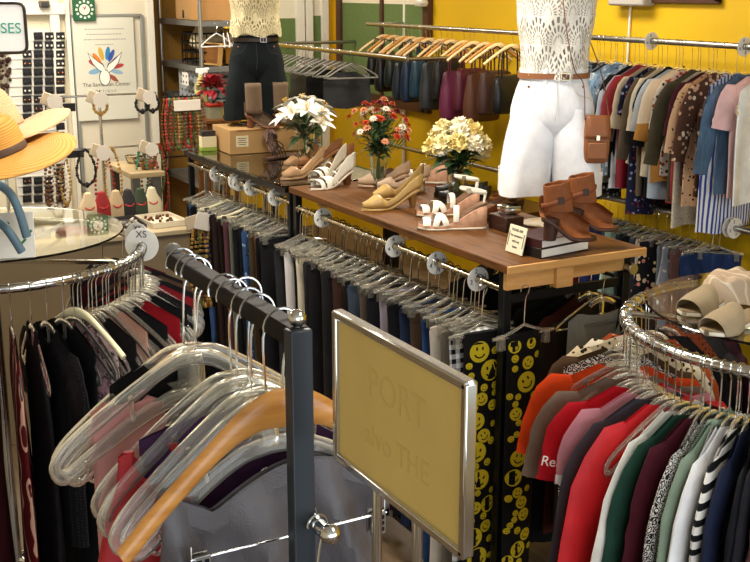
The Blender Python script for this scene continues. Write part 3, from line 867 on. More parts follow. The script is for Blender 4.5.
# books with boots on top
def book(label, x, y, z, rz, w, d, h, cover, pages):
    t = thing('book', label, 'book', (x, y, z), rz)
    m = MB(); m.box((0, 0, h / 2), (w - .006, d - .006, h - .006)); m.build('page_block', pages, t, bevel=.001)
    m = MB(); m.box((0, 0, .0015), (w, d, .003)); m.box((0, 0, h - .0015), (w, d, .003)); m.box((-w / 2, 0, h / 2), (.004, d, h)); m.build('cover', cover, t, bevel=.001)
    return t
PAGES = M('book_pages', 'f0ede4', .8, bump=.3, bscale=200)
bk = at_z(597, 248, TZ); bl = at_z(547, 258, TZ); rzb = atan2(bk.y - bl.y, bk.x - bl.x)
bd = Vector((cos(rzb), sin(rzb), 0)); bn = Vector((-sin(rzb), cos(rzb), 0))
bc = bl + bd * .09 + bn * .075
BW_ = (bk - bl).length + .015
book('lower black-covered book with white page edges on the tabletop', bc.x, bc.y, TZ, rzb, .235, .15, .034, M('black_cover', '1b1516', .4), PAGES)
book('upper dark red book with white page edges under the ankle boots', bc.x - .002, bc.y + .002, TZ + .034, rzb + .01, .228, .148, .030, M('dark_red_cover', '3a1518', .4), PAGES)
BKZ = TZ + .064
def bootie(label):
    t = thing('ankle_boot', label, 'boot'); L, hh, ph = .195, .075, .012
    up = upper_mb(L, hh, ph, [(0, .075), (.25, .085), (.42, .085), (.55, .06), (1, .05)], throat=(.36, .56), vamp=.09, toe=.04, u1=.90, w=1.04, pointy=.0); up.build('upper', CHEST, t, solid=.0025, sub=1)
    m = MB(); rows = []
    for k in range(9):
        f = k / 8; z = hh + ph + lerp(.02, .125, f); cx = lerp(.058, .046, f); rx = lerp(.050, .046, sm(f)); ry = lerp(.029, .034, f)
        rows.append([(cx + rx * cos(2 * pi * i / 20), ry * sin(2 * pi * i / 20), z + .010 * f * cos(2 * pi * i / 20) + .002 * f * sin(i * 1.9)) for i in range(20)])
    m.grid(rows, True); m.build('shaft', CHEST, t, solid=.003, sub=1)
    m = MB(); pts = [(.050 + .053 * cos(2 * pi * k / 20), .035 * sin(2 * pi * k / 20), hh + ph + .060 + .02 * cos(2 * pi * k / 20)) for k in range(20)]
    m.tube(pts, (.0025, .009), 8, closed=True, up=(0, 0, 1)); m.build('ankle_strap', M('chestnut_strap', '7a4020', .6), t)
    m = MB(); m.box((.06, -.037, hh + ph + .065), (.022, .004, .024)); m.build('buckle', M('dark_buckle', '3a2a20', .4, .6), t, bevel=.001)
    sole_mb(L, hh, ph, w=1.06, pointy=0).build('sole', CHESTD, t)
    heel_mb(L, hh, ph, r0=.031, r1=.024, block=True).build('heel', CHESTD, t)
    return t
p = bootie('chestnut suede peep-toe ankle boot on the books, front one'); place_shoe(p, (588, 240), (541, 240), BKZ); p.scale = (.95, .95, .92)
q = dup(remember(p), 'chestnut suede peep-toe ankle boot at the back of the books'); place_shoe(q, (608, 230), (566, 230), BKZ); q.scale = (.95, .95, .92)
# card, jar, little leather thing
c0, c1 = at_z(503, 249, TZ), at_z(526, 257, TZ)
rzc = atan2(c1.y - c0.y, c1.x - c0.x)
t = thing('note_card', 'small cream handwritten card leaning beside the books', 'sign', ((c0.x + c1.x) / 2 - .012, (c0.y + c1.y) / 2 - .012, TZ), 0, rot=(radians(-12), 0, rzc))
m = MB(); m.box((0, 0, .05), (.098, .004, .095)); m.build('card', M('cream_card', 'e4dcc0', .7), t, bevel=.001)
for k, s in enumerate(('PLEASE ASK', 'for assistance', 'with any', 'items')): text(s, .0125, M('soft_ink', '4a443c', .7), t, (0, -.0026, .082 - k * .019), (pi / 2, 0, 0))
for s in (-1, 1): m = MB(); m.box((s * .042, -.0022, .05), (.003, .001, .05)); m.build('printed_line', BLACKINK, t)
jp = at_z(530, 236, TZ)
t = thing('card_holder_block', 'dark wooden block behind the handwritten card', 'block', (jp.x - .01, jp.y + .15, TZ), rzc)
m = MB(); m.box((.01, 0, .028), (.12, .08, .056)); m.build('wooden_block', wood('dark_block', '3a2018', '271410', 0), t, bevel=.003)
t = thing('silver_box', 'small mirrored silver trinket box on the dark wooden block', 'trinket box', (jp.x + .01, jp.y + .15, TZ + .056), rzc)
m = MB(); m.lathe([(.03, 0), (.036, .006), (.037, .022), (.034, .026)], 4, sx=1.25, sy=.95); m.build('box_body', CHROME, t, bevel=.002, rot=(0, 0, pi / 4))
m = MB(); m.lathe([(.039, .026), (.036, .034), (.02, .042), (.001, .044)], 4, sx=1.25, sy=.95); m.build('lid', M('pale_mirror', 'cfd4c4', .1, 1), t, bevel=.002, rot=(0, 0, pi / 4))
lp = at_z(508, 222, TZ)
def slipper(label, mat, solemat=None, L=.23):
    t = thing('flat_shoe', label, 'shoe')
    upper_mb(L, 0, .012, [(0, .05), (.3, .04), (.5, .03), (1, .03)], throat=(.45, .6), vamp=.05, pointy=.1, toe=.03).build('upper', mat, t, solid=.003, sub=1)
    sole_mb(L, 0, .014, w=1.08, pointy=.1).build('sole', solemat or BLACKL, t); return t
p = slipper('brown suede loafer behind the handwritten card', M('rust_suede', '7a3f1c', .8, var=.15, vscale=40)); put(p, lp.x + .02, lp.y + .12, 200)
# shoes along the far side of the tabletop
p = pump('brown suede court shoe standing behind the orange bouquet', 'shoe', mat=M('brown_suede', '8a5a34', .75), inner=TANIN, heel=M('brown_heel', '5c3820', .5), hh=.08, L=.24); a = at_z(352, 172, TZ); put(p, a.x, a.y, 160)
q = dup(remember(p), 'brown suede court shoe beside its mate near the lilies'); a = at_z(340, 166, TZ); put(q, a.x, a.y, 165)
p = pump('dusty beige peep shoe between the two bouquets', 'shoe', mat=M('dusty_beige', 'b59a80', .6), inner=TANIN, hh=.05, L=.23, block=True, r1=.018); a = at_z(428, 190, TZ); put(p, a.x, a.y, 150)
q = dup(remember(p), 'dusty beige peep shoe further behind the gold pumps'); a = at_z(408, 186, TZ); put(q, a.x, a.y, 155)
p = wedge('white wedge sandal standing behind the orange flowers'); a = at_z(438, 184, TZ); put(p, a.x + .05, a.y, 140)
p = slipper('black patent flat beside the cream bouquet vase', BLACKL); a = at_z(478, 200, TZ); put(p, a.x + .05, a.y, 170)
q = dup(remember(p), 'black patent flat close behind its mate under white shorts'); put(q, a.x + .1, a.y + .1, 165)
p = slipper('dark brown loafer at the far edge between the vases', M('dark_brown_suede', '4a2a1c', .7)); a = at_z(425, 178, TZ); put(p, a.x, a.y + .02, 195)
# ================================================================== flowers
LEAF = M('leaf_green', '3f6a2a', .5, var=.25, vscale=30)
LEAFD = M('dark_leaf', '24401f', .5, var=.2, vscale=30)
STEMG = M('stem_green', '5a7a3a', .5)
def petal(m, R, dirv, L, W, cup=.3, mi=0, curl=.3, n=5):
    d = Vector(dirv).normalized(); up = Vector((0, 0, 1)); s = d.cross(up)
    if s.length < .01: s = Vector((1, 0, 0))
    s.normalize(); nn = s.cross(d).normalized(); rows = []
    for k in range(n + 1):
        f = k / n; w = W * sin(pi * min(1, .12 + f * .86)) ** .8
        c = d * (L * f) + nn * (L * (curl * f * f * -1 + cup * sin(pi * f) * .3))
        rows.append([c - s * w + nn * w * cup, c - s * w * .5 + nn * w * .1, c, c + s * w * .5 + nn * w * .1, c + s * w + nn * w * cup])
    m.grid(rows, False, mi=mi)
def lily(label):
    t = thing('lily_flower', label, 'flower'); m = MB(); R = random.Random(3)
    for k in range(6):
        a = 2 * pi * k / 6; petal(m, R, (cos(a), sin(a), .75 + .1 * (k % 2)), .082, .022, .35, curl=.35)
    m.build('petals', M('lily_white', 'f3f0e4', .5), t, sub=1)
    m = MB()
    for k in range(5):
        a = 2 * pi * k / 5 + .3; m.tube([(0, 0, 0), (.010 * cos(a), .010 * sin(a), .05)], .001, 5); m.ball((.011 * cos(a), .011 * sin(a), .052), .004, 6, sc=(1, 1, .6))
    m.build('stamens', M('pollen_yellow', 'c9a23a', .7), t)
    m = MB(); m.tube([(0, 0, 0), (0, 0, -.05)], .003, 6); m.build('stem', STEMG, t)
    return t
def pom(label, mat, mat2, r=.02, layers=4, n=9, name='daisy_flower'):
    t = thing(name, label, 'flower'); m = MB(); R = random.Random(5)
    for j in range(layers):
        el = lerp(.1, 1.25, j / max(1, layers - 1))
        for k in range(n - j):
            a = 2 * pi * k / (n - j) + j * .4; petal(m, R, (cos(a) * cos(el), sin(a) * cos(el), sin(el)), r * lerp(1, .6, j / layers), r * .32, .3, curl=.15, n=3)
    m.build('petals', mat, t)
    m = MB(); m.ball((0, 0, .003), r * .28, 8, sc=(1, 1, .6)); m.build('flower_centre', mat2, t)
    m = MB(); m.tube([(0, 0, 0), (0, 0, -.06)], .0015, 5); m.build('stem', STEMG, t)
    return t
def ruffle(label, mat):
    t = thing('ruffled_flower', label, 'flower'); m = MB(); R = random.Random(9)
    for k in range(46):
        z = R.uniform(-.25, 1); a = R.uniform(0, 2 * pi); q = sqrt(max(0, 1 - z * z)); d = Vector((q * cos(a), q * sin(a), z))
        base_ = d * .026; mm = MB(); petal(mm, R, d, .022, .013, R.uniform(-.4, .8), curl=R.uniform(-.4, .7), n=3)
        rot = Matrix.Rotation(R.uniform(-.7, .7), 3, d)
        kk = len(m.v); m.v.extend([tuple(rot @ Vector(p) + base_) for p in mm.v]); m.f.extend([tuple(i + kk for i in f) for f in mm.f]); m.m.extend(mm.m)
    m.ball((0, 0, 0), .028, 10); m.build('petals', mat, t)
    m = MB(); m.tube([(0, 0, 0), (0, 0, -.09)], .0025, 6); m.build('stem', STEMG, t)
    return t
def vase(label, x, y, h, r0, r1, water=.45):
    t = thing('glass_vase', label, 'vase', (x, y, TZ))
    prof = [(r0 * .96, 0), (r0, .004), (r0 * .98, h * .3), (lerp(r0, r1, .6), h * .75), (r1, h), (r1 - .003, h), (lerp(r0, r1, .6) - .003, h * .75), (r0 * .98 - .003, h * .3), (r0 - .004, .012), (.001, .010)]
    m = MB(); m.lathe(prof, 28, cap1=False); m.build('vase_glass', GLASS, t)
    return t
def foliage(label, x, y, zb, zt, spread, n, mat, leafL=.07, leafW=.018, seed=0, nst=9, rb=.02):
    t = thing('flower_greenery', label, 'greenery', (x, y, zb)); R = random.Random(seed); m = MB(); H = zt - zb
    for k in range(nst):
        a = 2 * pi * k / nst + R.uniform(-.3, .3); q = R.uniform(.3, 1)
        m.tube(spline([(rb * cos(a + 2.6) * q, rb * sin(a + 2.6) * q, 0), (.2 * rb * cos(a), .2 * rb * sin(a), H * .5), (spread * .8 * q * cos(a), spread * .8 * q * sin(a), H)], 5), .002, 5)
    m.build('stems', STEMG, t)
    m = MB()
    for k in range(n):
        a = R.uniform(0, 2 * pi); z = R.uniform(.42, 1) * H; q = R.uniform(.0, .6) * spread * (z / H)
        mm = MB(); petal(mm, R, (cos(a), sin(a), R.uniform(.1, 1.1)), leafL * R.uniform(.7, 1.2), leafW * R.uniform(.7, 1.2), .25, curl=R.uniform(.1, .6), n=4)
        kk = len(m.v); m.v.extend([(p[0] + q * cos(a), p[1] + q * sin(a), p[2] + z) for p in mm.v]); m.f.extend([tuple(i + kk for i in f) for f in mm.f]); m.m.extend(mm.m)
    o = m.build('leaves', mat, t); o['kind'] = 'stuff'
    return t
def flower_at(key, b, label, c, off, group, sc=1, twist=0):
    d = Vector((off[0], off[1], max(.15, off[2] + .06))).normalized()
    e = d.to_track_quat('Z', 'Y').to_euler()
    o = inst(key, b, label, (c[0] + off[0], c[1] + off[1], c[2] + off[2]), e, group)
    o.scale = (sc, sc, sc); return o
# lilies
lx, ly = 2.42, 5.16
vase('clear glass vase of white lilies by the cardboard box', lx, ly, .20, .035, .05)
foliage('dark green stems and leaves under the white lilies', lx, ly, TZ + .015, TZ + .24, .10, 34, LEAFD, .09, .02, 3)
for k, o in enumerate([(-.10, -.06, .04), (-.03, -.10, .06), (.06, -.08, .03), (.12, .02, .04), (.0, .02, .09), (-.07, .06, .07), (.07, .08, .07), (-.12, .0, .0), (.04, -.12, -.02)]):
    flower_at('lily', lily, 'open white lily bloom in the glass vase by the cardboard box', (lx, ly, TZ + .235), tuple(q * .85 for q in o), 'white lilies in the vase', 1.02)
# orange spray bouquet
ox, oy = 2.455, 4.45
vase('clear glass vase holding the mixed orange bouquet', ox, oy, .17, .034, .042)
foliage('leafy green stems of the mixed orange bouquet', ox, oy, TZ + .015, TZ + .30, .13, 170, LEAFD, .06, .011, 5, 14)
R1 = random.Random(11)
kinds = [('pomO', lambda l: pom(l, M('orange_petal', 'c9481f', .6), M('dark_centre', '5a2a14', .7)), 'orange flower in the mixed bouquet', 'orange flowers of the mixed bouquet'),
         ('pomW', lambda l: pom(l, M('white_petal', 'efe9d8', .6), M('yellow_centre', 'c9a033', .7)), 'small white flower in the mixed orange bouquet', 'white flowers of the mixed bouquet'),
         ('pomR', lambda l: pom(l, M('dark_red_petal', '7a1b1c', .6), M('dark_red_centre', '4a1010', .7)), 'dark red flower in the mixed orange bouquet', 'red flowers of the mixed bouquet'),
         ('pomP', lambda l: pom(l, M('peach_petal', 'e59a72', .6), M('peach_centre', 'b96a3a', .7)), 'peach flower in the mixed orange bouquet', 'peach flowers of the mixed bouquet')]
for k in range(66):
    a = R1.uniform(0, 2 * pi); el = R1.uniform(-.1, 1.45); rr = R1.uniform(.10, .155)
    kk = R1.choice([0, 0, 0, 0, 1, 1, 2, 3, 3])
    off = (rr * cos(a) * cos(el), rr * sin(a) * cos(el), rr * 1.05 * sin(el) - .02)
    flower_at(kinds[kk][0], kinds[kk][1], kinds[kk][2], (ox, oy, TZ + .255), off, kinds[kk][3], R1.uniform(.85, 1.2))
# cream bouquet
cx_, cy_ = 2.56, 3.96
vase('clear glass vase holding the cream ruffled bouquet', cx_, cy_, .185, .036, .045)
foliage('broad green leaves below the cream ruffled flowers', cx_, cy_, TZ + .015, TZ + .22, .09, 40, LEAFD, .10, .024, 8)
for k, o in enumerate([(-.09, -.03, .0), (-.05, -.08, .01), (.02, -.09, .0), (.09, -.05, -.01), (.10, .02, -.0), (.0, -.02, .065), (-.055, .02, .055), (.06, .01, .05), (.02, .07, .03), (-.05, .08, .01), (.04, -.06, .045), (-.03, -.06, .045), (.10, -.02, -.05), (-.1, .03, -.02)]):
    key, col = (('rufA', 'efe3b0'), ('rufB', 'e3cf86'), ('rufC', 'f2ead0'))[k % 3]
    nm = {'rufA': 'cream', 'rufB': 'buttery yellow', 'rufC': 'pale ivory'}[key]
    flower_at(key, lambda l, col=col: ruffle(l, M('ruffle_' + col, col, .6, var=.06, vscale=60)), f'{nm} ruffled flower head in the vase beside the mannequin', (cx_, cy_, TZ + .255), o, f'{nm} ruffled flowers', 1.0)
# ================================================================== mannequins
SKIN = M('mannequin_black', '1a1a1c', .5)
def torso(label, x, y, z0, rz, mats, kind):
    """half figure on a stand; z0 is the hem of the shorts, root at the support under it"""
    t = thing('mannequin', label, 'mannequin', (x, y, z0), rz)
    return t
def ring(cx, cy, rx, ry, z, n=36, pw=.85): return [(cx + rx * math.copysign(abs(cos(2 * pi * i / n)) ** pw, cos(2 * pi * i / n)), cy + ry * math.copysign(abs(sin(2 * pi * i / n)) ** pw, sin(2 * pi * i / n)), z) for i in range(n)]
def crochet(name, c):
    m, t, b = base(name)
    v = t.coord('UV'); s = t.sep(v)
    # rows of fans: radial slits round each fan centre, offset every other row
    n_u, n_v = 12.0, 4.6
    vv = t.math('MULTIPLY', s[1], n_v); row = t.math('FLOOR', vv)
    uu = t.math('ADD', t.math('MULTIPLY', s[0], n_u), t.math('MULTIPLY', row, .5))
    fu = t.math('SUBTRACT', t.math('FRACT', uu), .5); fv = t.math('SUBTRACT', t.math('FRACT', vv), .02)
    ang = t.math('ARCTAN2', fv, fu); rad = t.math('SQRT', t.math('ADD', t.math('MULTIPLY', fu, fu), t.math('MULTIPLY', t.math('MULTIPLY', fv, fv), .36)))
    slit = t.math('GREATER_THAN', t.math('SINE', t.math('MULTIPLY', ang, 24)), .1)
    band_ = t.math('MULTIPLY', t.math('GREATER_THAN', rad, .14), t.math('LESS_THAN', rad, .60))
    rings = t.math('LESS_THAN', t.math('SINE', t.math('MULTIPLY', rad, 34)), .5)
    hole = t.math('MULTIPLY', t.math('MULTIPLY', slit, band_), rings)
    t.l.new(t.math('SUBTRACT', 1, hole), b.inputs['Alpha'])
    b.inputs['Base Color'].default_value = lin(c); b.inputs['Roughness'].default_value = .9
    t.l.new(t.bump(t.noise(t.coord('Object'), 260, 2), .6, .004), b.inputs['Normal'])
    return m
def uv_rows(o, nrow, ncol):
    me = o.data; uv = me.uv_layers.new(name='UVMap')
    for p in me.polygons:
        ids = list(p.vertices); us = [(i % ncol) / ncol for i in ids]
        if max(us) - min(us) > .5: us = [q if q > .5 else q + 1 for q in us]
        for li, vi, uq in zip(p.loop_indices, ids, us): uv.data[li].uv = (uq, (vi // ncol) / (nrow - 1))
def dressed(label, x, y, zhem, rz, S_, shortmat, topmat, beltmat, stand_from, bodymat, kind, hang=.03, black=False):
    t = thing('mannequin', label, 'mannequin', (x, y, stand_from), rz)
    o = zhem - stand_from; W = zhem + .47 * S_ - stand_from   # waist height above the root
    # body
    m = MB(); rows = []
    for z, rx, ry, cy in ((W - .26, .02, .02, 0), (W - .24, .09, .06, 0), (W - .17, .145, .095, 0), (W - .08, .13, .09, 0), (W + .02, .103, .078, 0), (W + .1, .108, .083, .0), (W + .22, .13, .095, -.01), (W + .34, .145, .098, -.01), (W + .42, .15, .075, 0), (W + .46, .12, .06, 0), (W + .49, .05, .05, 0), (W + .56, .045, .045, 0), (W + .565, .01, .01, 0)):
        rows.append(ring(0, cy, rx * S_, ry * S_, z))
    m.grid(rows, True, True, True); m.build('torso', bodymat, t, sub=1)
    m = MB(); m.tube([(0, 0, .01), (0, 0, W - .22)], .011, 12); m.lathe([(.001, 0), (.10, 0), (.10, .006), (.02, .014), (.001, .014)], 28); m.build('stand', STEEL, t)
    # shorts: hip yoke splitting into two legs
    m = MB(); n = 48; R = random.Random(2)
    hip = []
    for z, rx, ry in ((W, .116, .090), (W - .035, .126, .098), (W - .1, .150, .110), (W - .17, .162, .114), (W - .215, .150, .098), (W - .25, .11, .06), (W - .265, .05, .02)):
        hip.append(ring(0, 0, rx * S_, ry * S_, z, n))
    m.grid(hip, True)
    for s in (-1, 1):
        rows = []
        for k in range(9):
            f = k / 8; z = lerp(W - .13, o, f) + .004 * sin(k)
            cx = s * lerp(.070, .100, sm(f)) * S_; rx = lerp(.080, .097, sm(f * 2.2)) * S_; ry = lerp(.104, .118, sm(f * 2.2)) * S_
            rr = ring(cx, 0, rx, ry, z, 30, .8)
            rr = [(p[0] + .005 * f * sin(i * 1.3 + 1), p[1] + .007 * f * sin(i * .9 + s), p[2] + .004 * f * sin(i * .6)) for i, p in enumerate(rr)]
            rows.append(rr)
        e = rows[-1]; rows.append([(p[0] * .985, p[1] * .96, p[2] + .012) for p in e]); rows.append([(p[0], p[1] * .9, p[2] + .1) for p in e])
        m.grid(rows, True)
    sh_ = m.build('shorts', shortmat, t, sub=1)
    m = MB(); m.grid([ring(0, 0, (.126 + .002 * (k % 2)) * S_, (.094 + .002 * (k % 2)) * S_, W - .03 + k * .014, 40) for k in range(4)], True); m.build('waistband', shortmat, sh_)
    for a in (-2.5, -1.9, -1.2, -.6):
        m = MB(); m.box((.128 * S_ * cos(a), .098 * S_ * sin(a), W - .012), (.012, .008, .05), rz=a + pi / 2)
        m.build('belt_loop', shortmat, sh_, bevel=.001)
    m = MB()
    for s in (-1, 1): m.tube(spline([(s * .055 * S_, -.088 * S_ - .012, W - .03), (s * .08 * S_, -.098 * S_ - .006, W - .075), (s * .138 * S_, -.062 * S_ - .012, W - .095)], 5), .0012, 5)
    m.tube([(0, -.100 * S_, W - .03), (.004, -.118 * S_, W - .12), (-.004, -.122 * S_, W - .17)], .0014, 5)
    m.build('seams', M('seam_' + kind, 'c9c6bd' if not black else '2a2c2e', .8), sh_)
    for s in (-1, 1): m = MB(); m.ball((s * .10 * S_, -.078 * S_, W - .05), .005, 8, sc=(1, .5, 1)); m.build('rivet', M('copper_rivet', '9a6a4a', .4, .8), sh_)
    # belt
    m = MB(); m.grid([ring(0, 0, .131 * S_ + q, .099 * S_ + q, W - .012 + z, 40) for z, q in ((-.010, 0), (-.010, .003), (.010, .003), (.010, 0), (-.010, 0))], True)
    bt = m.build('belt', beltmat, t)
    m = MB(); bx = .03 if not black else .04
    for c, d in (((bx, 0, .012), (.036, .005, .005)), ((bx, 0, -.012), (.036, .005, .005)), ((bx - .016, 0, 0), (.005, .005, .028)), ((bx + .016, 0, 0), (.005, .005, .028)), ((bx, .0, 0), (.003, .005, .034))):
        m.box((c[0], -.102 * S_ - .004, W - .012 + c[2]), d)
    m.build('buckle', BRASSY if not black else STEEL, bt, bevel=.0015)
    # top
    m = MB(); rows = []; NR = 22
    for k in range(NR):
        f = k / (NR - 1); z = lerp(W + (.0 if not black else .012), W + .47, f)
        rx = interp([(0, .124), (.15, .126), (.45, .144), (.75, .160), (.93, .155), (1, .11)], f) + (.022 * sm((.35 - f) / .35) if black else 0)
        ry = interp([(0, .100), (.15, .10), (.5, .112), (.8, .11), (1, .07)], f) + (.02 * sm((.35 - f) / .35) if black else 0)
        rr = ring(0, -.006 * sm(f), rx * S_, ry * S_, z, 48)
        rr = [(p[0], p[1] + (.006 * sin(i * 1.7 + k) + .005 * sin(i * .8 - k * .5)) * (1 - .6 * f), p[2] + (-.03 * sm((.12 - f) / .12) * (.5 + .5 * sin(i * .52 + 1)) if not black else .012 * sin(i * .8) * (1 - f))) for i, p in enumerate(rr)]
        rows.append(rr)
    # v neck: pull the front centre down near the top
    for k in range(NR):
        f = k / (NR - 1)
        if f > .72:
            for i, p in enumerate(rows[k]):
                a = 2 * pi * i / 48
                wv = max(0, 1 - abs(((a - 1.5 * pi + pi) % (2 * pi)) - pi) / (.55))
                rows[k][i] = (p[0], p[1], p[2] - wv * .2 * (f - .72) / .28)
    m.grid(rows, True)
    tp = m.build('top', topmat, t)
    uv_rows(tp, NR, 48)
    return t, W
WSH = fabric('eceef2', rough=.8, sc=8); 
wp = at_x(549, 190, 2.63)
mann, MW = dressed('mannequin in white bermuda shorts, white crochet top and tan belt', 2.63, wp.y, wp.z - .022, radians(-30), 1.0, WSH, crochet('white_crochet', 'ece8dc'), M('tan_belt', '8f5c38', .55), TZ, M('mannequin_grey', 'b9b2a6', .6), 'w')
bp = at_y(256, 121, 5.88)
CROT = crochet('cream_lace', 'dccfa4')
mb2, _ = dressed('mannequin in black bermuda shorts and cream lace blouse', bp.x + .02, 5.90, bp.z, radians(-22), .98, fabric('12181a'), CROT, M('dark_brown_belt', '2c2018', .4), TZ + .14, M('mannequin_sand', 'b39d78', .6), 'b', black=True)
# crossbody bag on the white mannequin
hb = at_x(586, 137, 2.63 + .08)
t = thing('crossbody_bag', 'tan leather crossbody bag hanging at the hip of the white mannequin', 'handbag', (hb.x, hb.y - .06, hb.z), radians(-30))
TANL = M('tan_bag_leather', '8a5530', .6, var=.12, vscale=20, bump=.15, bscale=90)
m = MB(); rows = []
for z, rx, ry in ((-.09, .03, .01), (-.088, .042, .022), (-.05, .049, .030), (.02, .048, .028), (.075, .044, .018), (.085, .040, .010)): rows.append(ring(0, 0, rx, ry, z, 28, .55))
m.grid(rows, True, True, True); m.build('bag_body', TANL, t, sub=1)
m = MB(); rows = []
for k in range(8):
    f = k / 7; rows.append([(x * lerp(.043, .047, f) , (-.012 - .022 * sin(f * pi / 2)), lerp(.088, .005, f)) for x in (-1, -.5, 0, .5, 1)])
m.grid(rows, False); m.build('flap', M('tan_flap_leather', '7d4a26', .55, var=.1), t, solid=.004)
m = MB(); m.box((0, -.035, -.04), (.07, .012, .06)); m.build('front_pocket', TANL, t, bevel=.004)
m = MB(); m.box((0, -.037, .008), (.014, .004, .02)); m.build('clasp', BRASSY, t, bevel=.001)
m = MB()
Wz = mann.location.z + MW - hb.z
m.tube(spline([(-.045, 0, .07), (-.06, -.02, .20), (-.10, -.045, Wz + .02), (-.14, -.065, Wz + .18), (-.16, -.03, Wz + .36), (-.15, .06, Wz + .46), (-.10, .14, Wz + .3), (.03, .16, Wz), (.045, .02, .08)], 6), (.002, .006), 6, up=(0, 1, 0)); m.build('shoulder_strap', M('strap_leather', '6e3d22', .5), t)
# box and bits on the glass counter
KRAFT = M('kraft_card', 'b08a58', .8, var=.06, vscale=5)
b0 = at_z(222, 150, TZ); b1 = at_z(292, 149, TZ)
t = thing('cardboard_box', 'brown cardboard box under the black-shorts mannequin', 'box', (at_y(259, 148, 5.86).x, 5.86, TZ), radians(-3))
m = MB(); m.box((0, 0, .067), (.44, .30, .134)); m.build('carton', KRAFT, t, bevel=.003)
m = MB(); m.box((.02, -.1515, .128), (.40, .002, .008)); m.box((.03, 0, .1355), (.40, .05, .001)); m.build('tape', M('brown_tape', '8a6234', .4), t)
m = MB(); m.box((-.15, -.1515, .07), (.07, .002, .06)); m.build('label', M('paper_label', 'd9c9a4', .7), t)
m = MB()
for k in range(4): m.box((-.15, -.153, .086 - k * .011), (.05 - .012 * (k % 2), .001, .003))
m.build('label_print', BLACKINK, t)
# taupe ankle boots on the box
def tallboot(label):
    t = thing('ankle_boot', label, 'boot'); L, hh, ph = .23, .07, .01
    upper_mb(L, hh, ph, [(0, .08), (.42, .09), (1, .06)], throat=(.34, .5), vamp=.085, toe=.035, u1=.92).build('upper', TAUPED, t, solid=.003, sub=1)
    m = MB(); rows = []
    for k in range(8):
        f = k / 7; rows.append([(lerp(.06, .055, f) + .055 * cos(2 * pi * i / 20), .034 * sin(2 * pi * i / 20), hh + lerp(.02, .2, f)) for i in range(20)])
    m.grid(rows, True); m.build('shaft', TAUPED, t, solid=.003)
    sole_mb(L, hh, ph, w=1.05).build('sole', BROWNHEEL, t); heel_mb(L, hh, ph, r0=.03, r1=.022, block=True).build('heel', BROWNHEEL, t)
    return t
a = at_y(249, 125, 5.72); p = tallboot('taupe peep-toe ankle boot standing on the cardboard box'); put(p, a.x + .0, 5.765, -25, TZ + .134); p.scale = (.8, .8, .9)
q = dup(remember(p), 'taupe ankle boot on the box beside the lilies'); put(q, a.x + .17, 5.78, -40, TZ + .134); q.scale = (.8, .8, .9)
# strappy dark sandal in front of the box, small cream box with a green band
a = at_z(266, 160, TZ)
t = thing('strappy_sandal', 'dark beaded strappy sandal lying in front of the cardboard box', 'shoe', (a.x, a.y, TZ), radians(20))
sole_mb(.22, .0, .012, w=1.05).build('sole', M('beaded_brown', '4a2e20', .6, var=.3, vscale=90), t)
m = MB()
for k in range(5): m.tube(spline([(.12 - .02 * k, -.03, .012), (.10 - .015 * k, -.02 + .01 * k, .06 + .012 * k), (.06 + .02 * k, .01, .05 + .01 * (k % 3)), (.08, .03, .012)], 5), .003, 6)
m.build('straps', M('beaded_strap', '3b2419', .5, var=.3, vscale=120), t)
t2 = dup(remember(t), 'dark beaded strappy sandal tilted against its mate by the box', (a.x + .07, a.y + .05, TZ + .02), (0, radians(-28), radians(75)))
a = at_z(210, 151, TZ)
t = thing('small_gift_box', 'small cream box with a green lower band on the counter', 'box', (a.x, a.y + .03, TZ), radians(-5))
m = MB(); m.box((0, 0, .05), (.085, .06, .06)); m.build('carton', M('cream_carton', 'dccfa6', .7), t, bevel=.002)
m = MB(); m.box((0, 0, .011), (.086, .061, .022)); m.build('green_band', M('lime_band', '8fa83c', .6), t, bevel=.001)
m = MB(); m.box((0, 0, .095), (.08, .055, .03)); m.build('dark_lid', M('dark_lid', '2a1e18', .5), t, bevel=.002)
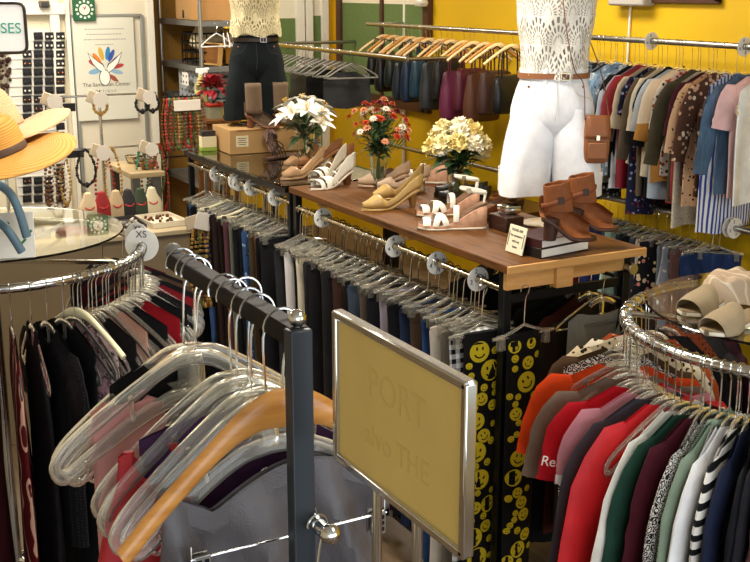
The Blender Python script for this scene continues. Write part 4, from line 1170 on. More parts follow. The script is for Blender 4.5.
# ================================================================== rails along the yellow wall
RX, RZU, RZL = 4.5, 1.946, 1.0
t = thing('clothes_rail', 'two-level steel clothes rail along the yellow wall', 'clothes rail', (RX, 4.2, 0))
m = MB(); m.tube([(0, -.5, RZU), (0, 4.15, RZU)], .016, 12); m.build('upper_rail', STEEL, t)
m = MB(); m.tube([(0, -.5, RZL), (0, 4.15, RZL)], .016, 12); m.build('lower_rail', STEEL, t)
for yy in (.02, 2.05, 4.13):
    m = MB(); m.tube([(XW - RX - .02, yy, 0), (XW - RX - .02, yy, 2.35)], .014, 10); m.build('wall_upright', FRAMEW if yy > 4 else STEEL, t)
    for zz in (RZU, RZL):
        m = MB(); m.tube([(0, yy, zz), (XW - RX - .02, yy, zz)], .012, 10); m.build('bracket', STEEL, t)
GUNI = {}
def hang(place, kind, desc, pos, rz, spec, hk='clear', rr=.0175, seed=0):
    """one garment on its own hanger"""
    key = (desc, place)
    assert key not in GUNI, key
    GUNI[key] = 1
    spec = dict(spec); mt = spec.pop('mat')
    if kind in ('skirt',):
        g = skirt('skirt', 'skirt', f'{desc} {place}', pos, rz, mt, seed=seed, **spec)
    elif kind in ('trousers', 'shorts', 'leggings'):
        g = trousers(kind, 'trousers', f'{desc} {place}', pos, rz, mt, seed=seed, **spec)
    else:
        g = garment(kind, kind.replace('_', ' '), f'{desc} {place}', pos, rz, mt, seed=seed, **spec)
    if hk is None: return g
    hn, hb, hl = {'clear': ('clear' + str(rr), lambda l: clear_hanger(l, rr), 'clear hanger'), 'clip': ('clip' + ('' if rr == .0175 else str(rr)), lambda l: clip_hanger(l, rr), 'clip hanger'), 'wood': ('wood' + str(rr), lambda l: wood_hanger(l, rr), 'wooden hanger'),
                  'white': ('white' + str(rr), lambda l: wood_hanger(l, rr, WHANG, -.03), 'white hanger'), 'cream': ('cream' + str(rr), lambda l: wood_hanger(l, rr, CREAMH, -.03), 'cream padded hanger')}[hk]
    Rr = random.Random(seed + 999)
    inst(hn, hb, f'{hl} holding the {desc} {place}', pos, (0, Rr.uniform(-.015, .015), rz))
    return g
F = fabric
U = 'on the upper wall rail'
upper = [  # nearest the camera first: kind, description, material, extra
    ('dress', 'pale ice-white long shirt', F('e9eeee', rough=.6), dict(L=.64, sleeve=0, hw=.19, nw=.05, flare=.05)),
    ('blouse', 'pale pink gathered blouse', F('ecc4c4', rough=.7), dict(L=.62, sleeve=.2, sw=.085)),
    ('jacket', 'faded denim jacket', F('4f6a86', 'denim'), dict(L=.62, sleeve=.5, collar=True, sw=.085, buttons=BRASSY)),
    ('dress', 'blue and white striped dress', F('e8eaf0', 'stripe', '3a4f9c', sc=42), dict(L=1.02, sleeve=0, flare=.05)),
    ('blouse', 'brown floral wrap blouse', F('55392c', 'floral', 'c9a184', 'e6d2b8', sc=38), dict(L=.65, sleeve=.45)),
    ('shirt', 'tan spotted shirt', F('c9a27e', 'leopard', '4a3020', sc=45), dict(L=.74, sleeve=.4)),
    ('blouse', 'plum blouse', F('43202f'), dict(L=.6, sleeve=.3)),
    ('dress', 'white lace-look dress', F('d5cdbd', 'paisley', 'a89c88', sc=70), dict(L=.9, sleeve=.0)),
    ('jacket', 'olive khaki jacket', F('4a4534'), dict(L=.70, sleeve=.5, collar=True)),
    ('top', 'coral red long top', F('a84448'), dict(L=.95, sleeve=0)),
    ('blouse', 'white flower-print blouse', F('dfd6cd', 'floral', 'a34538', '3a3330', sc=42), dict(L=.58, sleeve=.3)),
    ('shirt', 'sand and ochre colour-block shirt', F('d8c6ac', 'block', 'b5813f', sc=.42), dict(L=.62, sleeve=.35)),
    ('blouse', 'pale blue tunic', F('aab6c4'), dict(L=.85, sleeve=.3)),
    ('shirt', 'black collared shirt', F('1d1d20'), dict(L=.72, sleeve=.4, collar=True)),
    ('blouse', 'ivory blouse with dark trim', F('d6c9b0'), dict(L=.6, sleeve=.3)),
    ('cardigan', 'taupe long cardigan', F('5c5040'), dict(L=1.0, sleeve=.5)),
    ('dress', 'navy print dress', F('1c2038', 'floral', '8a93b8', '7a2a35', sc=50), dict(L=.92, sleeve=.2)),
    ('blouse', 'cream knitted top', F('c4b49a'), dict(L=.55, sleeve=.3)),
    ('shirt', 'dark red satin shirt', F('8a1425', rough=.5), dict(L=.70, sleeve=.45, collar=True)),
    ('blouse', 'grey white-collared blouse', F('9aa0a8'), dict(L=.62, sleeve=.4)),
    ('shirt', 'jet black short shirt', F('141417'), dict(L=.66, sleeve=.3)),
    ('shirt', 'white crinkle shirt', F('c5ccd6'), dict(L=.82, sleeve=.4)),
    ('blouse', 'blue-grey floral blouse', F('8798a8', 'floral', 'dfe6ea', '40566e', sc=46), dict(L=.64, sleeve=.3)),
    ('shirt', 'chambray shirt', F('8aa4bd', 'denim'), dict(L=.66, sleeve=.4, collar=True)),
    ('blouse', 'light blue leafy blouse', F('9db4c4', 'floral', 'e8eef0', '5a7488', sc=38), dict(L=.62, sleeve=.3)),
    ('blouse', 'navy lace blouse', F('1d2231', 'paisley', '3d4457', sc=80), dict(L=.6, sleeve=.3)),
    ('blouse', 'pale grey print top', F('a9b2b8', 'floral', '3f4b57', 'e5e8ea', sc=40), dict(L=.75, sleeve=.2)),
    ('dress', 'charcoal floral dress', F('2a2b30', 'floral', '7f8896', 'b9bec4', sc=36), dict(L=.95, sleeve=0)),
    ('blouse', 'slate leaf-print blouse', F('5c7184', 'floral', 'c8d3da', '2b3b4a', sc=40), dict(L=.62, sleeve=.3)),
    ('shirt', 'teal blue print shirt', F('4c7f96', 'floral', 'a9ccd8', '2a4a5c', sc=42), dict(L=.60, sleeve=.35)),
    ('blouse', 'dusty blue print blouse', F('7793a8', 'floral', 'e3e9ec', '3f5a70', sc=44), dict(L=.64, sleeve=.3)),
    ('dress', 'navy leaf-print dress', F('26364a', 'floral', '7f9ab0', 'b7c6d0', sc=38), dict(L=.9, sleeve=.2)),
]
y = 4.09
R2 = random.Random(21)
for i, (kd, ds, mt, ex) in enumerate(upper):
    ex = dict(ex); ex['mat'] = mt
    if 'collar' in ex: ex['collar'] = mt
    ex.setdefault('hw', .185); ex['L'] = min(ex['L'], .84 if kd == 'dress' else .72); ex['sleeve'] = ex.get('sleeve', 0) * .82; ex.setdefault('th', .019); ex.setdefault('A', .013)
    hang(U, kd, ds, (RX + R2.uniform(-.015, .015), y, RZU), pi + R2.uniform(-.12, .12), ex, 'clear', seed=200 + i)
    y += .042 if i > 3 else .075
for py_, nm in ((0, 'white size disc on the upper wall rail past the pale shirt'), (1, 'white size disc on the upper wall rail among the dark shirts')):
    p = at_x((740, 648)[py_], (48, 41)[py_], RX); disc(nm, (RX, p.y - .03, RZU), 0, '0', r=.05)
for k, nm in enumerate(('white size disc on the lower wall rail, outer one of two', 'white size disc on the lower wall rail tucked behind its twin')):
    p = at_x(735 - 5 * k, 228 - k, RX); disc(nm, (RX, p.y, RZL), 0, '2', r=.056)
LOWR = 'on the lower wall rail'
lower = [
    ('skirt', 'navy denim skirt', F('1d2f55', 'denim'), dict(L=.5, hw=.12, hw2=.13)), ('skirt', 'dark navy skirt', F('18223f'), dict(L=.5, hw=.11, hw2=.12)), ('shorts', 'deep blue shorts', F('1f335e', 'denim'), dict(L=.42, hw=.18)),
    ('trousers', 'white cropped trousers', F('dddfe2'), dict(L=.8)), ('trousers', 'rose brown trousers', F('6b4c48'), dict(L=.9)), ('skirt', 'pale blue floral skirt', F('8a8f98', 'floral', 'd8c9c4', '5a6270', sc=50), dict(L=.6)),
    ('trousers', 'grey linen trousers', F('7b838a'), dict(L=.9)), ('skirt', 'black rose-print skirt', F('17161a', 'floral', 'c97a6a', 'd9c29a', sc=30), dict(L=.8, hw=.17, hw2=.24)), ('trousers', 'tan chino trousers', F('a0835f'), dict(L=.95)),
    ('trousers', 'cream wide trousers', F('d3cabb'), dict(L=.95)), ('trousers', 'slate blue trousers', F('3a4658'), dict(L=.95)), ('trousers', 'black wide trousers', F('17181c'), dict(L=1, hw=.14)),
    ('trousers', 'dark teal trousers', F('24343c'), dict(L=.9)), ('skirt', 'mint green skirt', F('9fbba8'), dict(L=.7)), ('trousers', 'grey flecked trousers', F('4d5058'), dict(L=.9)), ('skirt', 'royal navy skirt', F('232c5c'), dict(L=.55)),
    ('trousers', 'dusky pink trousers', F('b48a90'), dict(L=.8)), ('skirt', 'dark red skirt', F('6d1a26'), dict(L=.6)), ('trousers', 'ash trousers', F('6f6d6a'), dict(L=.9)), ('trousers', 'brown check trousers', F('4c3f35', 'check', '6e5d4e', sc=25), dict(L=.9)), ('trousers', 'deep navy trousers', F('1a2036'), dict(L=.95)),
    ('skirt', 'black pleated skirt', F('17171a'), dict(L=.7)), ('trousers', 'charcoal suit trousers', F('2c2d31'), dict(L=.95)), ('skirt', 'olive skirt', F('4c4a34'), dict(L=.6))]
y = 4.33
for i, (kd, ds, mt, ex) in enumerate(lower):
    ex = dict(ex); ex['mat'] = mt
    hang(LOWR, kd, ds, (RX + R2.uniform(-.015, .015), y, RZL), R2.uniform(-.15, .15) + (-.8 if i < 2 else 0), ex, 'clip', seed=300 + i)
    y += .062 if i > 1 else .05
# handbags on wooden hangers further along
BAGC = [('navy', '1e2733'), ('black', '17171a'), ('slate', '2f3a44'), ('teal', '1d3440'), ('plum', '56203c'), ('dark brown', '3a231a')]
def bagthing(label, mat, strap, w, h, d, drop, top=0, seed=0, metal=True):
    t = thing('handbag', label, 'handbag'); m = MB(); rows = []; R = random.Random(seed)
    for f, a, b in ((0, .86, .5), (.03, .97, .85), (.25, 1.03, 1.05), (.6, 1.0, .95), (.9, .93, .55), (1, .9, .3)):
        z = -drop - h * (1 - f)
        rows.append([(p[0] + .006 * sin(i + f * 4), p[1] + .004 * sin(i * 1.7 + f * 9), p[2]) for i, p in enumerate(ring(0, 0, w / 2 * a, d / 2 * b, z, 28, .5))])
    m.grid(rows, True, True, True); m.build('bag_body', mat, t, sub=1)
    for s in (-1, 1):
        m = MB(); m.tube(spline([(-w * .3, s * d * .2, -drop - .02), (-w * .27, s * d * .15, -drop * .5), (-w * .12, s * .008, -.115), (0, s * .006, -.095), (w * .12, s * .008, -.115), (w * .27, s * d * .15, -drop * .5), (w * .3, s * d * .2, -drop - .02)], 5), (.003, .008), 6, up=(0, 1, 0))
        m.build('handle', strap, t)
    m = MB(); m.box((0, -d * .52, -drop - h * .62), (w * .6, .006, h * .4)); m.build('front_pocket', mat, t, bevel=.003)
    m = MB(); m.box((0, -d * .2, -drop - .004), (w * .75, .006, .012))
    for s in (-1, 1): m.ball((s * w * .3, -d * .3, -drop - .025), .008, 8)
    m.build('zip_and_rings', BRASSY if metal else STEEL, t)
    return t
BL = [('glossy black bag with silver tag', '141418', .3, .28, .26), ('black pebbled leather tote', '1c1b1e', .3, .30, .3), ('deep green-black satchel', '17211d', .35, .28, .24), ('dark slate shoulder bag', '232b33', .35, .28, .3), ('midnight blue tote', '17283d', .35, .3, .34),
      ('teal navy bag', '1f3a4a', .35, .28, .3), ('grey-black hobo bag', '2b2d2f', .45, .3, .36), ('black quilted bag', '141416', .4, .28, .3), ('plum red bucket bag', '5e1f3a', .4, .32, .36), ('burgundy satchel', '4a1626', .4, .3, .3), ('chestnut brown bag', '4d2a1c', .5, .3, .34),
      ('dark brown saddle bag', '38211a', .5, .28, .3), ('black evening bag', '121214', .3, .26, .26)]
WALLB = 'hung on the yellow wall rail'
y = 6.30
for i, (nm, c, rg, w, h) in enumerate(reversed(BL)):
    mt = M('bag_leather_' + c, c, rg, var=.08, vscale=30, bump=.15, bscale=70)
    b = bagthing(f'{nm} {WALLB}', mt, M('bag_strap_' + c, c, .4), w, h, .10, .24 + R2.uniform(-.03, .06), seed=i)
    b.location = (RX - .02, y, RZU); b.rotation_euler = (0, 0, pi + R2.uniform(-.15, .15))
    inst('woodw', lambda l: wood_hanger(l, .0175, LHANG2), f'pale wooden hanger carrying the {nm} on the wall rail', (RX, y, RZU), (0, 0, pi + R2.uniform(-.12, .12)))
    if i % 2:
        inst('woodw2', lambda l: wood_hanger(l, .0175, LHANG), f'golden wooden hanger pressed beside the {nm}', (RX, y + .06, RZU), (0, 0, pi + R2.uniform(-.12, .12)))
    y += .143 + R2.uniform(-.02, .02)
# freestanding low rail of grey hangers before the windows
t = thing('garment_rail', 'low grey garment rail of bare hangers before the green windows', 'clothes rail', (3.98, 8.0, 0))
m = MB(); m.tube([(0, -1.2, 1.76), (0, 1.2, 1.76)], .018, 12); m.build('hanging_rail', STEEL, t)
for s in (-1, 1):
    m = MB(); m.tube([(0, s * 1.2, 1.76), (XW - 3.99, s * 1.2, 1.76)], .014, 10); m.build('wall_bracket', STEEL, t)
GREYH = M('grey_flocked', '8d8a80', .6)
for k in range(14):
    inst('greyh', lambda l: wire_hanger(l, .0195, GREYH, .006), 'bare grey hanger on the low rail before the green windows', (3.98, 7.62 + k * .098, 1.76), (0, 0, R2.uniform(-.2, .2)), group='bare grey hangers on the low rail')
for k, (nm, c) in enumerate((('dark grey folded scarf', '3a3b3c'), ('black shawl', '1a1a1b'), ('olive grey shawl', '57564a'))):
    garment('hanging_shawl', 'shawl', f'{nm} on the low rail before the windows', (3.98, 7.72 + k * .3, 1.76), 0, F(c), L=.28, hw=.2, seed=600 + k, df=.01)
# shoe shelf under the lower rail
t = thing('shoe_shelf', 'dark wooden shoe shelf low on the yellow wall', 'shelf', (4.6, 7.1, .74))
m = MB(); m.box((0, 0, 0), (.44, 2.0, .03)); m.build('board', wood('shelf_brown', '4a2e1c', '33200f', 1), t, bevel=.003)
for s in (-.8, .8):
    m = MB(); m.box((.14, s, -.09), (.2, .03, .15)); m.build('bracket', BLACKM, t, bevel=.002)
SHC = [('dark brown', '3b2216'), ('tan', '8a5a34'), ('black', '17140f'), ('chocolate', '4a2c1a'), ('russet', '6b3a20'), ('grey', '4b4742'), ('charcoal', '26221f'), ('walnut', '5a3a24')]
for k, (nm, c) in enumerate(SHC):
    p = slipper(f'{nm} flat shoe on the low wall shelf', M('flat_' + c, c, .5)); put(p, 4.62, 6.3 + k * .22, 180, .755)
    q = dup(remember(p), f'{nm} flat shoe second of its pair on the wall shelf'); put(q, 4.62, 6.39 + k * .22, 182, .755)
# things on the yellow wall above the rail
p0, p1 = at_x(612, 5.5, XW - .06), at_x(648, 5.5, XW - .06)
t = thing('wall_box', 'grey box fixed high on the yellow wall with a white cable', 'wall box', (XW - .05, (p0.y + p1.y) / 2, p0.z + .11))
m = MB(); m.box((0, 0, 0), (.1, abs(p0.y - p1.y), .22)); m.build('housing', M('grey_housing', 'b3aea6', .4), t, bevel=.015)
cp = at_x(630, 20, XW - .012)
m = MB(); m.tube([(.035, cp.y - t.location.y, -.11), (.035, cp.y - t.location.y, -.46)], .007, 8); m.build('cable_cover', WHITEP, t)
p2, p3 = at_x(652, 1.0, XW - .02), at_x(720, 1.5, XW - .02)
t = thing('wall_picture', 'bottom of a dark wooden picture frame on the yellow wall', 'picture frame', (XW - .02, (p2.y + p3.y) / 2, p2.z + .3))
pw = abs(p2.y - p3.y)
m = MB()
for c, d in (((0, 0, -.295), (.03, pw, .03)), ((0, 0, .295), (.03, pw, .03)), ((0, -pw / 2 + .015, 0), (.03, .03, .6)), ((0, pw / 2 - .015, 0), (.03, .03, .6))): m.box(c, d)
m.build('frame', DKBROWN, t, bevel=.003)
m = MB(); m.box((.005, 0, 0), (.008, pw - .05, .57)); m.build('picture', M('picture_brown', '6a4a2e', .6, var=.3, vscale=6), t)
lp = at_x(416, 3, XW - .12)
t = thing('spot_lamp', 'small white spotlight on the yellow wall by the window', 'lamp', (XW - .07, lp.y, lp.z))
m = MB(); m.lathe([(.001, -.03), (.05, -.025), (.06, 0), (.045, .04), (.02, .06), (.001, .062)], 20, sx=.9, sy=1.3); m.build('lamp_shade', M('lamp_white', 'dcd8cc', .3, .3), t)
m = MB(); m.tube([(0, 0, .05), (.06, 0, .12)], .01, 8); m.build('arm', STEEL, t)
# ================================================================== round racks
def round_rack(name, label, c, R, z, shelf, rr=.0165):
    t = thing('round_clothes_rack', label, 'clothes rack', (c[0], c[1], 0))
    m = MB(); m.tube([(R * cos(2 * pi * k / 72), R * sin(2 * pi * k / 72), z) for k in range(72)], rr, 12, closed=True, up=(0, 0, 1)); m.build('ring_rail', CHROME, t)
    m = MB(); m.tube([(0, 0, .05), (0, 0, z + shelf - .012)], .022, 14); m.build('centre_post', CHROME, t)
    for k in range(4):
        a = pi / 4 + k * pi / 2
        m = MB(); m.tube(spline([(R * cos(a), R * sin(a), z), (R * .8 * cos(a), R * .8 * sin(a), z - .004), (.03 * cos(a), .03 * sin(a), z - .03)], 5), .009, 8); m.build('spoke', CHROME, t)
        m = MB(); m.tube([(.3 * R * cos(a), .3 * R * sin(a), z - .02), (.55 * R * cos(a), .55 * R * sin(a), z + shelf - .01)], .006, 8); m.build('shelf_support', CHROME, t)
        m = MB(); m.tube([(.02 * cos(a), .02 * sin(a), .06), (R * .9 * cos(a), R * .9 * sin(a), .02)], .014, 8); m.build('foot', CHROME, t)
    m = MB(); m.lathe([(R * .88, z + shelf - .004), (R * .89, z + shelf), (R * .88, z + shelf + .004)], 72, cap0=True, cap1=True); m.build('glass_shelf', SMOKED, t, ang=15)
    return t
RC, RR, RZ = (2.55, 2.15), .47, 1.3
round_rack('r', 'round chrome clothes rack with a glass top carrying taupe slides', RC, RR, RZ, .055)
def radial(c, R, deg, z): return (c[0] + R * cos(radians(deg)), c[1] + R * sin(radians(deg)), z)
RP = 'on the rack with slides'
rhr = .0185
rightring = [
    (66, 'blouse', 'dark berry blouse', F('3a1824'), dict(L=.6, sleeve=.2)), (74, 'blouse', 'charcoal knit', F('2b2b2e'), dict(L=.6, sleeve=.2)), (84, 'top', 'rust sparkle top', F('8a4428', 'leopard', '3a1c12', sc=60), dict(L=.6, sleeve=.0)),
    (92, 'top', 'black ribbed top', F('18181b'), dict(L=.6, sleeve=.2)), (100, 'blouse', 'orange print blouse', F('b4532c', 'floral', '3a2018', 'd8b090', sc=50), dict(L=.62, sleeve=.15)),
    (108, 'blouse', 'cream blouse with black spots', F('e3d8c2', 'leopard', '231a14', sc=34), dict(L=.62, sleeve=.25)), (116, 'blouse', 'leopard print blouse', F('d5c3a2', 'leopard', '2a1d14', sc=42), dict(L=.62, sleeve=.28)),
    (126, 'jumper', 'dark brown jumper', F('4a3524'), dict(L=.62, sleeve=.2)), (134, 'blouse', 'black and white zigzag top', F('e0dcd6', 'paisley', '1a1a1c', sc=55), dict(L=.6, sleeve=.0)),
    (143, 't_shirt', 'orange tee', F('d0400f', rough=.8), dict(L=.75, sleeve=.24, sw=.085, hw=.205)),
    (156, 't_shirt', 'taupe grey tee', F('6f5f52'), dict(L=.62, sleeve=.24, sw=.085, hw=.205)),
    (164, 't_shirt', 'red tee with white script', F('b3121f', rough=.8), dict(L=.64, sleeve=.20, sw=.08, hw=.205)),
    (170, 't_shirt', 'dusty pink tee', F('c4808a'), dict(L=.64, sleeve=.15, sw=.085, hw=.2, mat2=F('e9dfe0'), hem=.012)),
    (175, 'cardigan', 'charcoal grey cardigan', F('3b3c44'), dict(L=.62, sleeve=.5)),
    (180.5, 'blouse', 'bright red long blouse', F('c5101b', rough=.6), dict(L=.85, sleeve=.62, sw=.09)),
    (186.5, 'blouse', 'white long-sleeved blouse', F('e3e0d8'), dict(L=.8, sleeve=.6)),
    (190.5, 'cardigan', 'forest green cardigan', F('1f4034'), dict(L=.7, sleeve=.5)),
    (194, 'blouse', 'maroon blouse', F('45121f'), dict(L=.6, sleeve=.32)),
    (197.5, 'blouse', 'black and white paisley blouse', F('d5d0cc', 'paisley', '1c1a1e', sc=70), dict(L=.8, sleeve=.5)),
    (200.7, 'shirt', 'sage green shirt', F('7f9180'), dict(L=.8, sleeve=.55, collar=True)),
    (203.8, 'shirt', 'crisp white shirt', F('e8e8ea'), dict(L=.8, sleeve=.58)),
    (206.8, 'top', 'black and white striped top', F('e6e4de', 'hstripe', '17171a', sc=26), dict(L=.6, sleeve=.4)),
    (209.6, 'jumper', 'navy and grey colour-block jumper', F('1a2138', 'block', 'a9a39c', sc=.52), dict(L=.66, sleeve=.5)),
    (212.4, 'cardigan', 'ink black cardigan', F('14161d'), dict(L=.7, sleeve=.55)),
    (215.2, 'blouse', 'coal black blouse', F('1c1b22'), dict(L=.75, sleeve=.5)),
    (218, 'top', 'mauve satin top', F('a5747f', rough=.5), dict(L=.5, sleeve=.3)),
    (221, 'blouse', 'pale blue-white shirt', F('cfd6e2'), dict(L=.8, sleeve=.5)),
    (225, 'top', 'wine red top', F('4f1522'), dict(L=.7, sleeve=.3)),
    (230, 'shirt', 'grey marl shirt', F('8b8b90'), dict(L=.7, sleeve=.4)),
]
R3 = random.Random(31)
for i, (dg, kd, ds, mt, ex) in enumerate(rightring):
    ex = dict(ex); ex['mat'] = mt
    if ex.get('collar'): ex['collar'] = mt
    ex['hw'] = ex.get('hw', .2) - .02; ex.setdefault('th', .014); ex.setdefault('A', .009); ex['sleeve'] = ex.get('sleeve', 0) * .9
    g = hang(RP, kd, ds, radial(RC, RR, dg, RZ), radians(dg + R3.uniform(-3, 3)), ex, 'white' if 'pale blue-white' in ds else 'clear', rr=rhr, seed=500 + i)
    if 'script' in ds:
        so = [o for o in COL.objects if o.parent == g and o.name.startswith('sleeve')][-1]
        text('Rebb', .042, M('white_print', 'efece6', .7), so, (.246, .0245, -.350), (pi / 2, radians(12), pi), ext=.0006)
for k in range(20):
    dg = 100 + k * 5.6 + R3.uniform(-1, 1)
    inst('clear%s' % rhr, None, 'spare clear hanger among the tops on the rack with slides', radial(RC, RR, dg, RZ), (0, R3.uniform(-.03, .03), radians(dg + R3.uniform(-9, 9))), group='spare hangers on the rack with slides')
d_ = disc('white oval size disc on the far rim of the rack with slides', radial(RC, RR, 66, RZ), radians(-25), 'XS', r=.045, sz=.026, wide=True)
# slides on the glass
GZ = RZ + .059
def slide(label):
    t = thing('slide_sandal', label, 'shoe'); L, hh, ph = .25, .014, .012
    sole_mb(L, hh, ph, wedge=True, w=1.15, pointy=.05).build('sole', WSOLE, t)
    sole_mb(L, hh, ph, t0=.002, w=1.08, pointy=.05, top=.004).build('insole', M('taupe_insole', '8a7658', .7), t)
    m = MB(); rows = []
    for k in range(9):
        f = k / 8; u = lerp(.50, .90, f); ww = foot_w(u, .05) * 1.2; zb = foot_h(u, hh, ph) - .012; r = lerp(.070, .046, f)
        rows.append([(u * L + (.018 * sin(pi * q / 16) * (f - .2)), ww * cos(pi * q / 16), zb + r * sin(pi * q / 16) ** .75) for q in range(17)])
    m.grid(rows, False); m.build('band', TAUPE, t, solid=.004, sub=1)
    return t
p = slide('taupe wide-band slide, its toe over the front of the glass rack'); place_shoe(p, (694, 341), (758, 319), GZ)
q = dup(remember(p), 'taupe wide-band slide further back on the glass rack'); place_shoe(q, (664, 325), (728, 300), GZ)
t = thing('folded_scarf', 'folded beige scarf at the back of the glass rack', 'scarf', (*at_z(730, 298, GZ).xy, GZ), .4)
m = MB(); rows = []
for k in range(13):
    f = k / 12; rows.append([(.12 * math.copysign(abs(cos(a)) ** .7, cos(a)) * (1 - .25 * f), .09 * sin(a) * (1 - .4 * f), .075 * f + .008 * sin(a * 5 + f * 7)) for a in [2 * pi * i / 28 for i in range(28)]])
m.grid(rows, True, True, True); m.build('folded_cloth', F('b59f86', 'wstripe', 'cfc0aa', sc=20), t, sub=1)
# ---- round rack under the straw hat
LC, LR, LZ = (.69, 4.21), .55, 1.3
round_rack('l', 'large round chrome clothes rack with a glass top under the hats', LC, LR, LZ, .075)
LP = 'on the rack below the hats'
leftring = [
    (246, 'top', 'dark print top', F('2a1c1e', 'floral', '6d3a3a', '9a6a5a', sc=40), dict(L=.7)), (257, 'dress', 'burgundy dress', F('3c0d14'), dict(L=1, hw=.19)),
    (266, 'dress', 'dark red pinstriped dress', F('571016', 'wstripe', 'caa08c', sc=22), dict(L=1.0, hw=.18, strap=False)), (272.5, 'dress', 'black halter dress', F('121114'), dict(L=1, hw=.17, strap=True)),
    (278, 'blouse', 'black blouse with lace front', F('141316', 'dots', '2c2a30', sc=90), dict(L=.75, hw=.2, sleeve=.2)), (284, 'dress', 'black sleeveless dress', F('100f12'), dict(L=1, hw=.19)),
    (290, 'blouse', 'pink brush-print blouse', F('d8a8b0', 'marble', '1a1517', 'ecd0d0', sc=9), dict(L=.7, hw=.19, sleeve=0)), (296, 'top', 'black knit top', F('161417'), dict(L=.8, hw=.2)),
    (303, 'blouse', 'peach satin blouse', F('d0a08a', rough=.5), dict(L=.7, hw=.18)), (310, 'dress', 'black crepe dress', F('131215'), dict(L=1)), (317, 'top', 'ruby red top', F('8e101c'), dict(L=.6)),
    (324, 'dress', 'deep black dress', F('111013'), dict(L=1)), (331, 'top', 'black beaded top', F('1c1a1d', 'dots', '4a443e', sc=120), dict(L=.7)), (338, 'blouse', 'crimson blouse', F('7c1520'), dict(L=.6)),
    (345, 'dress', 'raven black dress', F('141317'), dict(L=1)), (352, 'top', 'brown bronze top', F('4a3628'), dict(L=.7)), (2, 'dress', 'inky black dress', F('121116'), dict(L=1)), (14, 'top', 'maroon velvet top', F('471019'), dict(L=.7)), (28, 'dress', 'smoky black dress', F('19181c'), dict(L=1))]
for i, (dg, kd, ds, mt, ex) in enumerate(leftring):
    ex = dict(ex); ex['mat'] = mt; ex.setdefault('hw', .19); ex.setdefault('A', .012)
    hang(LP, kd, ds, radial(LC, LR, dg, LZ), radians(dg + R3.uniform(-4, 4)), ex, 'cream' if 'brush-print' in ds else 'clear', rr=rhr, seed=700 + i)
for k in range(20):
    dg = 288 + k * 3.3
    inst('clear%s' % rhr, None, 'spare clear hanger bunched on the rack below the hats', radial(LC, LR, dg, LZ), (0, R3.uniform(-.03, .03), radians(dg + R3.uniform(-10, 10))), group='spare clear hangers below the hats')
for k in range(4):
    dg = 247 + k * 4
    inst('clip0.0185', lambda l: clip_hanger(l, rhr), 'spare clip hanger on the rack below the hats', radial(LC, LR, dg, LZ), (0, 0, radians(dg + R3.uniform(-6, 6))), group='spare clip hangers below the hats')
p = at_z(130, 243, LZ)
disc('white size disc marked XS on the rim of the rack below the hats', radial(LC, LR, 342, LZ + .008), radians(-30), 'XS', r=.064, sz=.036, wide=True)
d2 = disc('white size disc marked XS turned away behind its twin below the hats', radial(LC, LR, 356, LZ + .008), radians(-50), 'XS', r=.058, sz=.03, wide=True)
# hat stand with two straw hats
HX, HY, HZ = .67, 4.16, LZ + .079
BLUEG = M('blue_grey_metal', '5f7886', .35, .35)
HY = 3.90; HX = .60
t = thing('hat_stand', 'blue-grey hat stand with drooping arms on the glass of the round rack', 'hat stand', (HX, HY, HZ))
m = MB(); m.lathe([(.001, 0), (.10, 0), (.10, .008), (.02, .016), (.001, .016)], 28); m.build('base', BLUEG, t)
m = MB(); m.tube([(0, 0, .05), (0, 0, .60)], .009, 10); m.build('pole', BLUEG, t)
for (q0, q1, q2) in (((-14, 176), (12, 196), (27, 237)), ((-14, 212), (6, 228), (22, 252)), ((-40, 190), (-60, 205), (-72, 240))):
    yy = at_z(21, 262, HZ).y - .03
    A = [at_y(q[0], q[1], yy) for q in (q0, q1, q2)]
    root_ = Vector((HX, HY, A[0].z + .03))
    pts = spline([p - Vector((HX, HY, HZ)) for p in (root_, A[0], A[1], A[2])], 7)
    m = MB(); m.tube(pts, (.014, .010), 8, up=(0, 1, 0)); m.build('arm', BLUEG, t)
for k in range(0):
    a = k * pi / 3 + .15; rr_ = .20 if k % 2 == 0 else .18
    pts = spline([(0, 0, .235), (.35 * rr_ * cos(a), .35 * rr_ * sin(a), .225), (.75 * rr_ * cos(a), .75 * rr_ * sin(a), .14), (rr_ * cos(a), rr_ * sin(a), .006)], 6)
    
